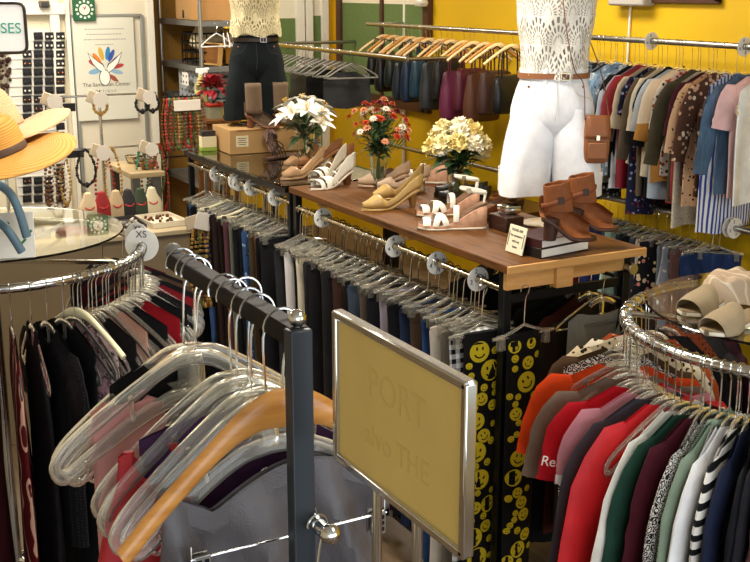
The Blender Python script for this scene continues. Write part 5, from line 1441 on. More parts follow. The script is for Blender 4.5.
for s, zz in ((0, .42), (1, .60)):
    m = MB(); m.ball((0, .06 * s, zz - .06 * s), .05, 14, sc=(1, 1, .7)); m.build('hat_rest', BLUEG, t)
def straw(name, c, c2):
    if name in MATS: return MATS[name]
    m, tt, b = base(name); v = tt.coord('Object'); s = tt.sep(v)
    rad = tt.math('SQRT', tt.math('ADD', tt.math('MULTIPLY', s[0], s[0]), tt.math('MULTIPLY', s[1], s[1])))
    w = tt.math('SINE', tt.math('MULTIPLY', tt.math('ADD', rad, tt.math('MULTIPLY', s[2], 1.0)), 900))
    tt.l.new(tt.mix(tt.math('ADD', tt.math('MULTIPLY', w, .35), .5), lin(c), lin(c2)), b.inputs['Base Color'])
    b.inputs['Roughness'].default_value = .75
    tt.l.new(tt.bump(w, .35, .003), b.inputs['Normal']); MATS[name] = m; return m
def hat(label, loc, tilt, mat, band_mat, r_b, r_c, h, droop, rz=0):
    t = thing('sun_hat', label, 'hat', loc, rot=(tilt[0], tilt[1], rz)); m = MB()
    prof = [(r_b, -droop), (r_b * .9, -droop * .55), (r_b * .75, -droop * .15), (r_c * 1.04, 0), (r_c, .012), (r_c * .97, h * .45), (r_c * .86, h * .8), (r_c * .6, h * .97), (r_c * .3, h * 1.0), (.001, h * .985)]
    pp = spline([(a, 0, b) for a, b in prof], 3)
    rows = []
    for q in pp:
        rows.append([(q.x * cos(2 * pi * k / 48) * 1.0, q.x * sin(2 * pi * k / 48) * 1.06, q.z + (.018 * sin(4 * pi * k / 48 + 1.0) * max(0, (q.x - r_c) / (r_b - r_c)))) for k in range(48)])
    m.grid(rows, True); m.build('straw_body', mat, t, solid=.004)
    m = MB(); m.grid([[(r * cos(2 * pi * k / 48), 1.06 * r * sin(2 * pi * k / 48), z) for k in range(48)] for r, z in ((r_c * 1.035, .006), (r_c * 1.03, .026), (r_c * 1.0, .030), (r_c * 1.0, .004), (r_c * 1.035, .006))], True)
    m.build('ribbon', band_mat, t)
    return t
STRAW1, STRAW2 = straw('golden_straw', 'dba24a', 'b97f2e'), straw('pale_straw', 'dfb98c', 'cda376')
hc = at_y(-4, 156, 3.92); hat('golden straw sun hat with brown ribbon on the hat stand', hc, (radians(-5), radians(-15), 0), STRAW1, M('brown_ribbon', '4a3220', .6), .265, .105, .135, .03, .2)
hc2 = at_y(-2, 134, 4.2); hat('pale pink-beige straw hat behind the golden one', hc2, (radians(-13), radians(-19), 0), STRAW2, M('beige_ribbon', 'c79f78', .7), .265, .10, .16, .03, .2)
# white card and the DRESSES sign on the same rack
cp = at_z(21, 262, HZ)
t = thing('table_card', 'white card with green marks standing on the round glass shelf', 'sign', (cp.x + .015, cp.y + .06, HZ), rot=(radians(-8), 0, radians(-18)))
m = MB(); m.box((-.04, 0, .075), (.17, .003, .15)); m.build('card', WHITECARD, t, bevel=.001)
m = MB()
for k in range(3): m.box((.01 + .02 * (k % 2) - .05 * (k == 2), -.002, .055 + .028 * k), (.02, .001, .008), rot=Matrix.Rotation(-.8, 3, 'Y'))
m.build('green_mark', M('green_ink', '3c8a5c', .7), t)
TEALI = M('teal_ink', '2f9d86', .6)
sp = at_y(27, 28, 4.12)
t = thing('rack_sign', 'white black-framed sign lettered in teal above the round rack', 'sign', (sp.x - .085, 4.16, LZ + .085), radians(-16))
sz_ = sp.z - (LZ + .085)
m = MB(); W_ = .215; m.box((-.02, 0, sz_), (W_, .006, .165)); m.build('panel', M('sign_white', 'eceeee', .5), t, bevel=.01)
m = MB(); P = []
for k in range(40):
    a = 2 * pi * k / 40; P.append((-.02 + W_ / 2 * math.copysign(abs(cos(a)) ** .22, cos(a)), 0, sz_ + .085 * math.copysign(abs(sin(a)) ** .22, sin(a))))
m.tube(P, (.006, .008), 8, closed=True, up=(0, 1, 0)); m.build('frame', M('black_frame', '221f1c', .4), t)
text('DRESSES', .05, TEALI, t, (-.02, -.0042, sz_ - .002), (pi / 2, 0, 0), ext=.0005)
m = MB(); m.tube([(-.02, 0, 0), (-.02, 0, sz_ - .08)], .006, 8); m.build('stem', CHROME, t)
RACKSIGN = t
# ================================================================== four-way rack close to the camera
AX, AZ, AY0, AY1 = .555, 1.83, 1.215, 1.665
t = thing('four_way_rack', 'dark square-tube clothes rack with a level arm nearest the camera', 'clothes rack', (AX, AY0, 0))
m = MB(); m.box((0, (AY1 - AY0) / 2, AZ), (.026, AY1 - AY0 + .02, .026)); m.build('arm', DARKBAR, t, bevel=.002)
m = MB(); m.box((-.002, -.008, (AZ + .012) / 2), (.030, .022, AZ + .012)); m.build('upright', SLATEM, t, bevel=.002)
m = MB(); m.ball((0, -.002, AZ + .024), .0115, 14); m.tube([(0, -.002, AZ + .01), (0, -.002, AZ + .02)], .006, 8); m.build('ball_stop', CHROME, t)
m = MB(); m.ball((.0, AY1 - AY0 + .015, AZ + .012), .014, 14); m.build('cap', M('grey_cap', '77756e', .5), t)
LX = .565
m = MB(); m.tube([(LX - AX, -.06, 1.585), (LX - AX, .0, 1.585)], .010, 12); m.build('lower_arm', CHROME, t)
m = MB(); m.ball((LX - AX, -.066, 1.588), .0135, 14); m.build('ball_stop', CHROME, t)
m = MB(); m.box((0, .2, .06), (.04, .5, .04)); m.box((0, .2, .04), (.5, .04, .04)); m.build('base', BLACKM, t, bevel=.003)
NP = 'on the dark square rack'
nr = .024
def near(kind, desc, y, mt, hk='clear', **k):
    k['mat'] = mt; return hang(NP, kind, desc, (AX, y, AZ + .0), k.pop('rz', 0), k, hk, rr=nr, seed=int(y * 1000))
hang(NP, 'blouse', 'shell pink satin blouse', (.445, 1.60, AZ), 0, dict(mat=F('c98a84', rough=.55), L=.62, hw=.058, A=.006, z0=-.19, nw=.03, df=.01), None, seed=41)
tb = near('t_shirt', 'black tee with white letters', 1.645, F('121113'), L=.75, hw=.125, A=.005, z0=-.15)
text('cool', .045, M('white_print', 'efece6', .7), tb, (-.03, -.026, -.27), (pi / 2, -pi / 2, 0), ext=.0004)
hang(NP, 'top', 'red strappy top', (.425, 1.425, AZ), 0, dict(mat=F('9c0f18', rough=.6), L=.6, hw=.085, strap=True, A=.005, df=.05, nw=.04, z0=-.2), None, seed=42)
hang(NP, 'top', 'aubergine purple top', (.575, 1.43, AZ), 0, dict(mat=F('3a2140'), L=.42, hw=.165, A=.004, df=.02, nw=.07, slope=.25, z0=-.165), 'clear', rr=nr, seed=33)
for k, y in enumerate((1.60, 1.575, 1.46, 1.43, 1.375, 1.34)):
    inst('clearnear', lambda l: clear_hanger(l, nr, 12, -.055, 1.3), ['empty clear hanger with the pink satin blouse slipping off it', 'empty clear hanger between the pink blouse and the red top', 'empty clear hanger in front of the purple top', 'empty clear hanger in the middle of the dark arm', 'empty clear hanger third from the dark upright', 'empty clear hanger next to the bare wooden one'][k], (AX, y, AZ), (0, R3.uniform(-.09, .09), R3.uniform(-.16, .16)))
inst('woodbig', lambda l: wood_hanger(l, nr, LHANG, -.018, 1.45), 'bare golden wooden hanger at the end of the dark arm', (AX, 1.262, AZ), (0, 0, -.02))
# grey skirt on a wire clip hanger on the lower arm
SKY = 1.325
sk = skirt('ruched_skirt', 'skirt', 'grey ruched satin skirt clipped to the wire hanger', (.568, SKY, 1.597), 0, F('595558', rough=.42), L=.7, hw=.165, hw2=.19, th=.02, seed=4, z0=-.02, ruff=.016)
t = thing('wire_clip_hanger', 'wire hanger with metal clips gripping the grey ruched skirt', 'hanger', (.568, SKY, 1.597))
m = MB(); m.tube([(-.145, -.056, -.066), (.145, -.056, -.066)], .0016, 6); m.build('hanger_bar', CHROME, t)
h_ = hook_mb(.010, -.058); h_.v = [(p[0], p[1] + .03, p[2] - .012) for p in h_.v]; h_.build('hook', CHROME, t)
for s in (-1, 1):
    m = MB(); m.box((s * .130, -.059, -.078), (.022, .006, .034)); m.box((s * .130, -.046, -.078), (.022, .006, .034)); m.tube([(s * .143, -.054, -.048), (s * .143, -.054, -.098)], .0014, 6)
    c = m.build('clip', STEEL, t, bevel=.001)
    m = MB()
    for a in range(3):
        for b in range(2): m.box((s * .130 - .005 + .010 * b, -.0625, -.087 + .009 * a), (.006, .001, .006))
    m.build('clip_grip', BLACKM, c)
for k in range(2):
    hh = thing('ring_hook', ['chrome hanger hook at the ball end of the lower arm', 'chrome hanger hook just behind another on the lower arm'][k], 'hook', (LX, 1.185 + .03 * k, 1.585), .15 * k)
    hook_mb(.0135, -.075, .0016).build('hook', CHROME, hh)
    m = MB(); m.tube(spline([(-.02, 0, -.095), (0, 0, -.079), (.02, 0, -.095)], 4), .002, 6); m.build('shank', CHROME, hh)
# sign in a chrome frame standing on the arm in front
a0, a1 = at_x(337, 304, .572), at_x(471, 391, .572)
b0_ = at_x(341, 459, .572); 
zt = (a0.z + a1.z) / 2; zb = b0_.z
yc, W_ = (a0.y + a1.y) / 2, abs(a0.y - a1.y)
rzs = 0
t = thing('chrome_sign_frame', 'yellowed sign card in a chrome frame on two chrome stems', 'sign', (.572, yc, zb - .35), pi / 2)
H_ = zt - zb; z_ = .35
m = MB(); m.box((0, 0, z_ + H_ / 2), (W_ - .008, .004, H_ - .008)); m.build('sign_card', M('yellowed_card', 'd6b96a', .5, var=.06, vscale=9), t)
m = MB()
for c, d in (((0, 0, z_ + H_ - .003), (W_, .014, .010)), ((0, 0, z_ + .003), (W_, .014, .010)), ((-W_ / 2 + .003, 0, z_ + H_ / 2), (.010, .014, H_)), ((W_ / 2 - .003, 0, z_ + H_ / 2), (.010, .014, H_))): m.box(c, d)
m.build('frame', CHROME, t, bevel=.002)
for s in (-.045, .045):
    m = MB(); m.tube([(s + .0, 0, 0), (s + .0, 0, z_)], .006, 10); m.build('stem', CHROME, t)
FAINT = M('faint_print', 'd0b365', .6)
for k, s in enumerate(('PORT', 'alvo THE')): text(s, .05 - .012 * k, FAINT, t, (0, .0024, z_ + H_ * (.66 - .34 * k)), (pi / 2, 0, pi), ext=.0002)
t2 = thing('sign_arm', 'dark lower arm that carries the chrome sign frame', 'rack arm', (.572, yc, zb - .38))
m = MB(); m.box((0, .03, .015), (.026, W_ + .15, .026)); m.build('arm_tube', DARKBAR, t2, bevel=.002)
m = MB(); m.box((0, .03, -.55), (.026, .026, 1.1)); m.build('post', DARKBAR, t2, bevel=.002)
# ================================================================== poster, clock and earrings
def flat(m, pts, y, mi=0, dy=0): m.face([(p[0], y - dy, p[1]) for p in pts], mi)
pa, pb = at_y(72, 18, DY - .03), at_y(138.5, 118, DY - .03)
pw, ph_ = pb.x - pa.x, pa.z - pb.z
t = thing('poster', 'cream poster with a dove and coloured hands emblem on the door', 'poster', ((pa.x + pb.x) / 2, DY - .022, pa.z - ph_ / 2))
m = MB(); m.box((0, 0, 0), (pw, .006, ph_)); m.build('sheet', M('poster_paper', 'd6d4c2', .6), t)
GRY = M('grey_print', '9a9a90', .7)
for k, s in enumerate((.62, .56, .66, .3)):
    m = MB(); R = random.Random(k); x = -s * pw / 2
    while x < s * pw / 2:
        w_ = R.uniform(.008, .022); m.box((x + w_ / 2, -.0035, ph_ * (.39 - .05 * k)), (w_, .001, .006)); x += w_ + .005
    m.build('print_line', GRY, t)
hands = [('b5402e', -62, .11, .035), ('d97b2a', -38, .12, .03), ('c9a23a', -14, .14, .032), ('2f7fb5', 10, .14, .032), ('3b4fa0', 26, .13, .03), ('6a3a7a', 50, .12, .03), ('b03a3a', 78, .11, .03), ('7fa8c4', -100, .10, .035), ('8fb0c8', 105, .10, .03)]
for k, (c, an, r, w_) in enumerate(hands):
    m = MB(); a = radians(an); P = []
    for q in range(14):
        b = 2 * pi * q / 14; lx, lz = w_ * .5 * cos(b), .045 * sin(b)
        P.append((sin(a) * (r * .75) + lx * cos(a) + lz * sin(a), .0 + cos(a) * r * .75 - lx * sin(a) + lz * cos(a)))
    flat(m, P, -.0035); m.build('hand_shape', M('hand_' + c, c, .6), t, smooth=False)
WPR, INK = M('dove_white', 'efece0', .6), M('emblem_ink', '2a2226', .6)
def wing(s, ink):
    e = .006 if ink else 0
    return [(s * (.018), -.02 - e), (s * (.05 + e), .0), (s * (.085 + e), .04), (s * (.112 + e), .105 + e * 1.5), (s * (.075), .07 + e), (s * (.045), .045 + e), (s * (.022 - e), .03 + e), (s * .006, .0)]
for ink, mt, y in ((1, INK, -.0045), (0, WPR, -.0052)):
    for s in (-1, 1):
        m = MB(); flat(m, wing(s, ink), y); m.build('dove_wing', mt, t, smooth=False)
    e = .005 if ink else 0
    m = MB(); flat(m, [((.034 + e) * cos(2 * pi * k / 18) - .01, (.05 + e) * sin(2 * pi * k / 18) - .055) for k in range(18)], y - .0002); m.build('dove_body', mt, t, smooth=False)
m = MB(); flat(m, [(.02, -.03), (.06, -.05), (.085, -.085), (.05, -.08), (.025, -.06)], -.0058); m.build('leaf_sprig', M('sprig_rust', '9a4a34', .6), t, smooth=False)
text('The Samaritan Center', .036, M('brown_print', '6a5c50', .7), t, (0, -.0042, -ph_ * .15), (pi / 2, 0, 0))
text('BOUTIQUE', .022, M('brown_print', '6a5c50', .7), t, (-.02, -.0042, -ph_ * .215), (pi / 2, 0, 0), space=1.7)
ca, cb = at_y(72, -8, DY - .04), at_y(95.5, 20.5, DY - .04)
cw = cb.x - ca.x
t = thing('wall_clock', 'square green wall clock with a cream round face', 'clock', ((ca.x + cb.x) / 2, DY - .035, cb.z + cw / 2))
m = MB(); m.box((0, 0, 0), (cw, .03, cw)); m.build('case', M('clock_green', '1f5a38', .4), t, bevel=.003)
m = MB(); m.lathe([(.001, 0), (cw * .24, 0), (cw * .24, .004), (.001, .004)], 32); m.build('dial', M('dial_cream', 'e6e0cc', .5), t, rot=(pi / 2, 0, 0), loc=(0, -.0145, 0))
m = MB()
for k in range(12):
    a = 2 * pi * k / 12; q = cw * .37; m.box((q * sin(a), -.016, q * cos(a)), (.014, .002, .014), rot=Matrix.Rotation(a, 3, 'Y'))
m.build('hour_marks', M('mark_white', 'dfe2d4', .5), t)
for an, l_ in ((20, .8), (-25, .6)):
    m = MB(); a = radians(an); L_ = cw * .22 * l_
    m.box((sin(a) * L_ / 2, -.0195, cos(a) * L_ / 2), (.006, .001, L_), rot=Matrix.Rotation(a, 3, 'Y')); m.build('clock_hand', M('hand_red', 'a33327', .5), t)
EY = DY - .06
e0, e1 = at_y(21, 30, EY), at_y(65.5, 236, EY)
t = thing('earring_board', 'white wall board holding rows of black earring cards', 'display board', ((e0.x + e1.x) / 2, DY - .0, (e0.z + e1.z) / 2))
m = MB(); m.box((-.05, -.015, 0), (e1.x - e0.x + .1, .03, e0.z - e1.z)); m.build('panel', M('board_white', 'dcd8cc', .6), t, bevel=.002)
m = MB()
for k in range(20):
    z = at_y(40, 40.5 + k * 9.05, EY).z; m.box((-.05, -.033, z - t.location.z), (e1.x - e0.x + .08, .006, .005))
m.build('card_rail', M('rail_white', 'dedad0', .4), t)
m = MB(); m.box(((e1.x - e0.x) / 2 + .035, -.02, .06), (.06, .05, e0.z - e1.z + .35)); m.build('side_trim', FRAMEW, t, bevel=.003)
CARD = M('earring_card_black', '141316', .6)
def ecard(label, mt):
    t = thing('earring_card', label, 'earring card')
    m = MB(); m.box((0, -.001, 0), (.057, .003, .047)); m.build('card', CARD, t, bevel=.001)
    m = MB()
    for s in (-1, 1): m.ball((s * .014, -.006, -.004), .0075, 8)
    m.build('earring_pair', mt, t); return t
EK = [('eA', M('pearl', 'ece6da', .25), 'black card with a pair of pearl earrings on the wall board', 'pearl earring cards'), ('eB', M('jet_bead', '2c2a30', .2), 'black card with dark drop earrings on the wall board', 'dark earring cards'), ('eC', M('rose_gold', 'c98a66', .25, .9), 'black card with rose gold earrings on the wall board', 'rose gold earring cards')]
R7 = random.Random(6)
for r in range(19):
    for c in range(4):
        px, py = 27.5 + c * 11.1, 36 + r * 9.05
        if 122 < py < 176 and px < 60: continue
        if 85 < py < 125 and px < 20: continue
        if py < 52 and px < 30: continue
        p = at_y(px, py, EY + .005); k = EK[R7.choice([0, 1, 1, 1, 1, 2]) if py > 60 else R7.choice([0, 0, 1])]
        inst(k[0], lambda l, k=k: ecard(l, k[1]), k[2], (p.x, EY + .016, p.z), (0, 0, 0), k[3])
p = at_y(5, 75, EY)
t = thing('jewellery_strip', 'dark strip of hanging jewellery beside the earring board', 'jewellery', (p.x - .02, DY - .03, p.z))
m = MB(); R = random.Random(2)
for k in range(60): m.ball((R.uniform(-.06, .06), R.uniform(-.02, .0), R.uniform(-.22, .2)), R.uniform(.008, .02), 7)
m.build('beads', M('dark_beads', '3a2620', .35, var=.5, vscale=40), t)
p = at_y(43, 4, DY - .03)
t = thing('wall_sensor', 'small dark grey device on the ledge above the earring board', 'device', (p.x, DY - .06, p.z)); m = MB(); m.box((0, 0, 0), (.065, .05, .045)); m.build('housing', M('sensor_grey', '5f5a50', .5), t, bevel=.008)
m = MB(); m.box((0, -.027, 0), (.045, .004, .028)); m.build('front', M('sensor_dark', '38342e', .3), t, bevel=.001)
# ================================================================== jewellery table and stands
JY = 6.25
ja = at_y(128, 158, JY + .35); jb = at_y(192, 172, JY)
JZ = 1.22
TANT = wood('tan_laminate', 'b39c74', 'a08a62', 0, 1, .4, .15)
jx0, jx1 = at_z(122, 170, JZ).x, 2.02
t = thing('jewellery_table', 'tan-topped jewellery table with grey steel legs', 'table', ((jx0 + jx1) / 2, 6.45, 0))
w_ = jx1 - jx0
m = MB(); m.box((0, 0, JZ - .015), (w_, .5, .03)); m.build('table_top', TANT, t, bevel=.003)
m = MB(); m.box((0, .03, .95), (w_ - .05, .42, .025)); m.build('lower_shelf', TANT, t, bevel=.003)
for sx in (-1, 1):
    for sy in (-1, 1):
        m = MB(); m.box((sx * (w_ / 2 - .04), sy * .21, JZ / 2 - .015), (.045, .045, JZ - .03)); m.build('leg', M('grey_steel_leg', '6d6a62', .4, .6), t, bevel=.002)
def necklace(label, mt, L=.2, W=.03, r=.0062, bead=True):
    t = thing('necklace', label, 'necklace'); P = []
    n = 44
    for k in range(n):
        a = 2 * pi * k / n; P.append((W * sin(a) * (1 - .3 * cos(a)), .006 * sin(a * 3), -L / 2 + L / 2 * cos(a)))
    m = MB()
    if bead:
        for k, p in enumerate(P): m.ball(p, r * (1.25 if k % 3 else 1.7), 6)
    else: m.tube(P, r, 6, closed=True)
    m.build('bead_string', mt, t)
    m = MB(); m.ball((0, 0, -L), r * 2.2, 8, sc=(1, .6, 1.3)); m.build('pendant', mt, t)
    return t
NK = [('amber brown', '6a4022'), ('pearl white', 'ded4c0'), ('coral red', 'a62a24'), ('olive green', '5f6a3a'), ('black', '1c1818'), ('gold', 'b08a45'), ('turquoise green', '3f8a70'), ('rose', 'b06a6a')]
def nk(i, L, W): return ('nk%d_%.2f' % (i, L), lambda l: necklace(l, M('bead_' + NK[i][1], NK[i][1], .3, var=.25, vscale=200), L, W))
SX = at_y(107, 150, 6.2); TAGM = M('ivory_tag', 'dfd6c8', .6)
t = thing('necklace_stand', 'chrome necklace stand with two cross bars beside the tan table', 'jewellery stand', (SX.x, 6.3, 0))
zt, zm = at_y(107, 95, 6.3).z, at_y(107, 148, 6.3).z
m = MB(); m.tube([(0, 0, .01), (0, 0, zt + .03)], .009, 12); m.build('pole', CHROME, t)
m = MB(); m.lathe([(.001, 0), (.09, 0), (.09, .008), (.02, .016), (.001, .016)], 24); m.build('base', CHROME, t)
for zz, wd in ((zt, .33), (zm, .33)):
    m = MB(); m.tube([(-wd, 0, zz), (wd, 0, zz)], .006, 10); m.build('cross_bar', CHROME, t)
m = MB(); m.box((-.18, .02, zm - .02), (.16, .01, .05)); m.box((-.2, .02, zt - .06), (.14, .01, .045)); m.build('black_sleeve', CARD, t, bevel=.003)
tg = 0
for zz in (zt, zm):
    for xx, s in ((-.27, 1), (-.02, 1), (.26, .9)):
        tt = thing('display_tag', ['ivory tag cluster at the upper bar end by the cards', 'ivory tag cluster at the top of the pole', 'ivory tag cluster at the upper bar end by the shelf', 'ivory tag cluster above the brown necklaces', 'ivory tag cluster halfway down the pole', 'ivory tag cluster above the green necklaces'][tg], 'tag', (SX.x + xx, 6.27, zz)); tg += 1
        m = MB(); m.box((-.025, .0, -.005), (.06, .01, .07), rot=Matrix.Rotation(.4, 3, 'Y')); m.build('back_tag', M('beige_tag', 'c4b296', .6), tt, bevel=.008)
        m = MB(); m.lathe([(.001, 0), (.045 * s, 0), (.045 * s, .006), (.001, .006)], 8); m.build('front_tag', TAGM, tt, rot=(pi / 2, .3, 0), loc=(.015, -.012, -.02))
NW_ = 'necklace hanging from the chrome stand'
for k, (i, dx, L, W) in enumerate(((0, -.30, .33, .03), (1, -.25, .36, .035), (5, -.22, .30, .025), (0, -.27, .38, .04), (2, .0, .36, .05), (5, .05, .33, .045), (4, -.1, .2, .05), (6, .22, .3, .03), (0, .27, .36, .05), (3, .32, .28, .03), (2, .33, .40, .04), (7, .29, .32, .02))):
    kk, bb = nk(i, L, W)
    seen = {0: ['amber brown bead', 'long amber brown bead', 'looped amber brown bead'], 2: ['coral red bead', 'long coral red bead'], 5: ['short gold', 'gold']}.get(i)
    nm = seen.pop(0) if False else f'{NK[i][0]} bead'
    inst(kk, bb, f'{nm} {NW_}, {["outer end", "under the ivory tags", "beside the pearls", "longest of the brown", "on the pole", "next to the pole", "short, near the pole", "towards the shelf", "under the tags by the shelf", "outermost green one", "longest red one", "pink one by the shelf"][k]}', (SX.x + dx, 6.29, zm))
for k, (i, dx) in enumerate(((4, .24), (1, -.25), (4, .3), (5, .0))):
    kk, bb = nk(i, .10, .035); inst(kk, bb, f'{NK[i][0]} short necklace on the top bar, {["by the shelf side", "by the earring cards", "at the bar tip", "at the pole"][k]}', (SX.x + dx, 6.28, zt))
# beaded necklace rack in front of the stockroom shelf
np_ = at_y(184, 118, 6.62)
t = thing('bead_rack', 'black wire rack crowded with coloured bead strings', 'jewellery rack', (np_.x, 6.62, JZ))
zr = at_y(184, 97, 6.62).z - JZ
m = MB()
for s in (-1, 1):
    m.tube([(s * .12, .03, .0), (s * .12, .03, zr)], .005, 8)
m.tube([(-.12, .03, zr), (.12, .03, zr)], .005, 8); m.tube([(-.12, .03, .01), (.12, .03, .01)], .005, 8); m.build('wire_frame', BLACKM, t)
m = MB()
for k in range(9): m.tube([(-.11 + .0275 * k, .03, zr), (-.11 + .0275 * k, .0, zr + .015)], .003, 6)
m.build('pegs', BLACKM, t)
m = MB(); m.box((.02, -.012, zr - .05), (.17, .004, .065)); m.build('white_band', TAGM, t, bevel=.004)
for k in range(16):
    i = [0, 2, 6, 0, 5, 3, 7, 0][k % 8]
    kk, bb = nk(i, .30, .018)
    inst(kk, bb, f'{NK[i][0]} bead string on the black wire rack', (np_.x - .115 + .0155 * k, 6.635 - .012 * (k % 2), JZ + zr - .012), (0, 0, R7.uniform(-.5, .5)), f'{NK[i][0]} bead strings on the wire rack')
# bits on the table and its lower shelf
def bowl(name, label, cat, x, y, z, r, h, mt, rim=None):
    t = thing(name, label, cat, (x, y, z)); m = MB(); m.lathe([(r * .5, 0), (r * .8, h * .3), (r, h), (r * .93, h), (r * .72, h * .35), (.001, h * .12)], 20, cap1=False); m.build('bowl', mt, t)
    if rim: m = MB(); m.tube([(r * .97 * cos(2 * pi * k / 24), r * .97 * sin(2 * pi * k / 24), h) for k in range(24)], .004, 6, closed=True); m.build('rim', rim, t)
    return t
for k, (px, py, nm, c) in enumerate(((132, 162, 'black', '1b1a1c'), (142, 166, 'smoke grey', '55524c'), (150, 162, 'cream', 'd8ccb0'), (160, 168, 'amber', '8a5a2c'))):
    p = at_z(px, py, JZ); bowl('trinket_bowl', f'small {nm} trinket bowl on the jewellery table', 'bowl', max(jx0 + .06, min(jx1 - .06, p.x)), min(6.6, max(6.28, p.y)), JZ, .05, .04, M('bowl_' + c, c, .3), BRASSY)
def bust(label, x, y, z, c, h=.16):
    t = thing('jewellery_bust', label, 'display bust', (x, y, z)); mt = M('bust_' + c, c, .7); m = MB(); rows = []
    for f, rx, ry in ((0, .055, .03), (.05, .058, .032), (.35, .062, .035), (.6, .05, .03), (.75, .026, .022), (1, .022, .02)): rows.append(ring(0, 0, rx, ry, h * f, 20))
    m.grid(rows, True, True, True); m.build('bust', mt, t, sub=1)
    m = MB(); m.tube([(.03 * cos(2 * pi * k / 20), -.036 * sin(2 * pi * k / 20) * .9 - .006, h * (.62 + .16 * sin(2 * pi * k / 20) * -1)) for k in range(20)], .004, 6, closed=True); m.build('bead_collar', M('red_bead_collar', 'a3261f', .3), t)
    return t
LZ_ = .963
for k, (px, c, nm) in enumerate(((88, 'c9b590', 'cream'), (102, '8f1c1c', 'red velvet'), (116, 'b9a07a', 'beige'), (128, '232022', 'black'), (140, '2e3a26', 'dark green'), (152, 'cfc1a0', 'ivory'))):
    p = at_y(px, 200, 5.9); bust(f'{nm} jewellery bust at the back of the low white counter', p.x, 5.9, 1.024, c, .17)
# table of trays lying in front
t = thing('tray_counter', 'low white counter with jewellery trays beyond the round rack', 'counter', (1.42, 5.75, 0))
m = MB(); m.box((0, 0, .5), (1.0, .45, 1.0)); m.build('cabinet', M('counter_brown', '7d6c52', .5, var=.05), t, bevel=.004)
m = MB(); m.box((0, -.0, 1.012), (1.0, .5, .024)); m.build('counter_top', M('counter_beige', 'ae9d7c', .4, var=.05), t, bevel=.003)
for k, (dx, c, nm) in enumerate(((-.33, '2a2426', 'black velvet'), (-.08, '8a1f20', 'red lined'), (.17, '3a3430', 'charcoal'), (.38, 'd8cdb4', 'cream'))):
    tr = thing('jewellery_tray', f'{nm} jewellery tray on the low white counter', 'tray', (1.45 + dx, 5.72, 1.024), R7.uniform(-.1, .1))
    m = MB(); m.box((0, 0, .006), (.19, .26, .012)); m.box((-.094, 0, .016), (.006, .26, .03)); m.box((.094, 0, .016), (.006, .26, .03)); m.box((0, -.129, .016), (.19, .006, .03)); m.box((0, .129, .016), (.19, .006, .03)); m.build('tray_body', M('tray_' + c, c, .6), tr, bevel=.001)
    m = MB(); R = random.Random(k)
    for q in range(26): m.ball((R.uniform(-.08, .08), R.uniform(-.11, .11), .018), R.uniform(.006, .012), 6)
    o = m.build('jewellery_pieces', M('mixed_trinkets%d' % k, ['b0894a', 'c5392c', 'c9c2b4', '5f3a28'][k], .3, .3, var=.5, vscale=60), tr); o['kind'] = 'stuff'
# long necklaces in front of the counter, brown strands
for k in range(7):
    i = [5, 0, 3, 5, 0, 5, 4][k]; kk, bb = nk(i, .42, .02)
    inst(kk, bb, f'long {NK[i][0]} strand hanging at the counter edge by the black trousers', (1.93 + .017 * k, 5.505, 1.02), (0, 0, R7.uniform(-.6, .6)), f'long {NK[i][0]} strands at the counter edge')
tt = thing('display_tag', 'ivory tag above the long strands at the counter edge', 'tag', (1.98, 5.48, 1.03))
m = MB(); m.box((0, 0, .03), (.09, .006, .09), rot=Matrix.Rotation(.3, 3, 'Y')); m.build('front_tag', TAGM, tt, bevel=.006)
m = MB(); m.box((-.06, .008, .03), (.07, .006, .07), rot=Matrix.Rotation(-.2, 3, 'Y')); m.build('back_tag', M('beige_tag', 'c4b296', .6), tt, bevel=.006)
# ================================================================== stockroom shelf behind the door
SX0, SY0, SY1 = 2.56, 7.0, 7.8; SX1 = at_y(262, 50, 7.0).x
def sz(py): return at_y(197, py, SY0).z
t = thing('storage_shelf', 'steel storage shelf with boxes and baskets behind the door', 'shelf', (SX0, SY0, 0)); SHELF = t
Wd, Dp = SX1 - SX0, SY1 - SY0
for (xx, yy) in ((0, 0), (Wd, 0), (0, Dp), (Wd, Dp)):
    m = MB(); m.tube([(xx, yy, 0), (xx, yy, 2.5)], .014, 10); m.build('post', STEEL, t)
LV = [sz(24), sz(70), sz(104), .95]
for zz in LV:
    m = MB(); m.box((Wd / 2, Dp / 2, zz), (Wd, Dp, .012)); 
    for a, d in (((Wd / 2, 0, zz), (Wd, .02, .035)), ((Wd / 2, Dp, zz), (Wd, .02, .035)), ((0, Dp / 2, zz), (.02, Dp, .035)), ((Wd, Dp / 2, zz), (.02, Dp, .035))): m.box(a, d)
    m.build('shelf_board', M('shelf_steel', '8c8f90', .35, .8), t, bevel=.002)
m = MB(); m.box((Wd / 2 - .05, Dp + .03, 1.25), (Wd + .16, .012, 2.5)); m.build('back_panel', M('ochre_panel', '8a6420', .7, var=.1), t)
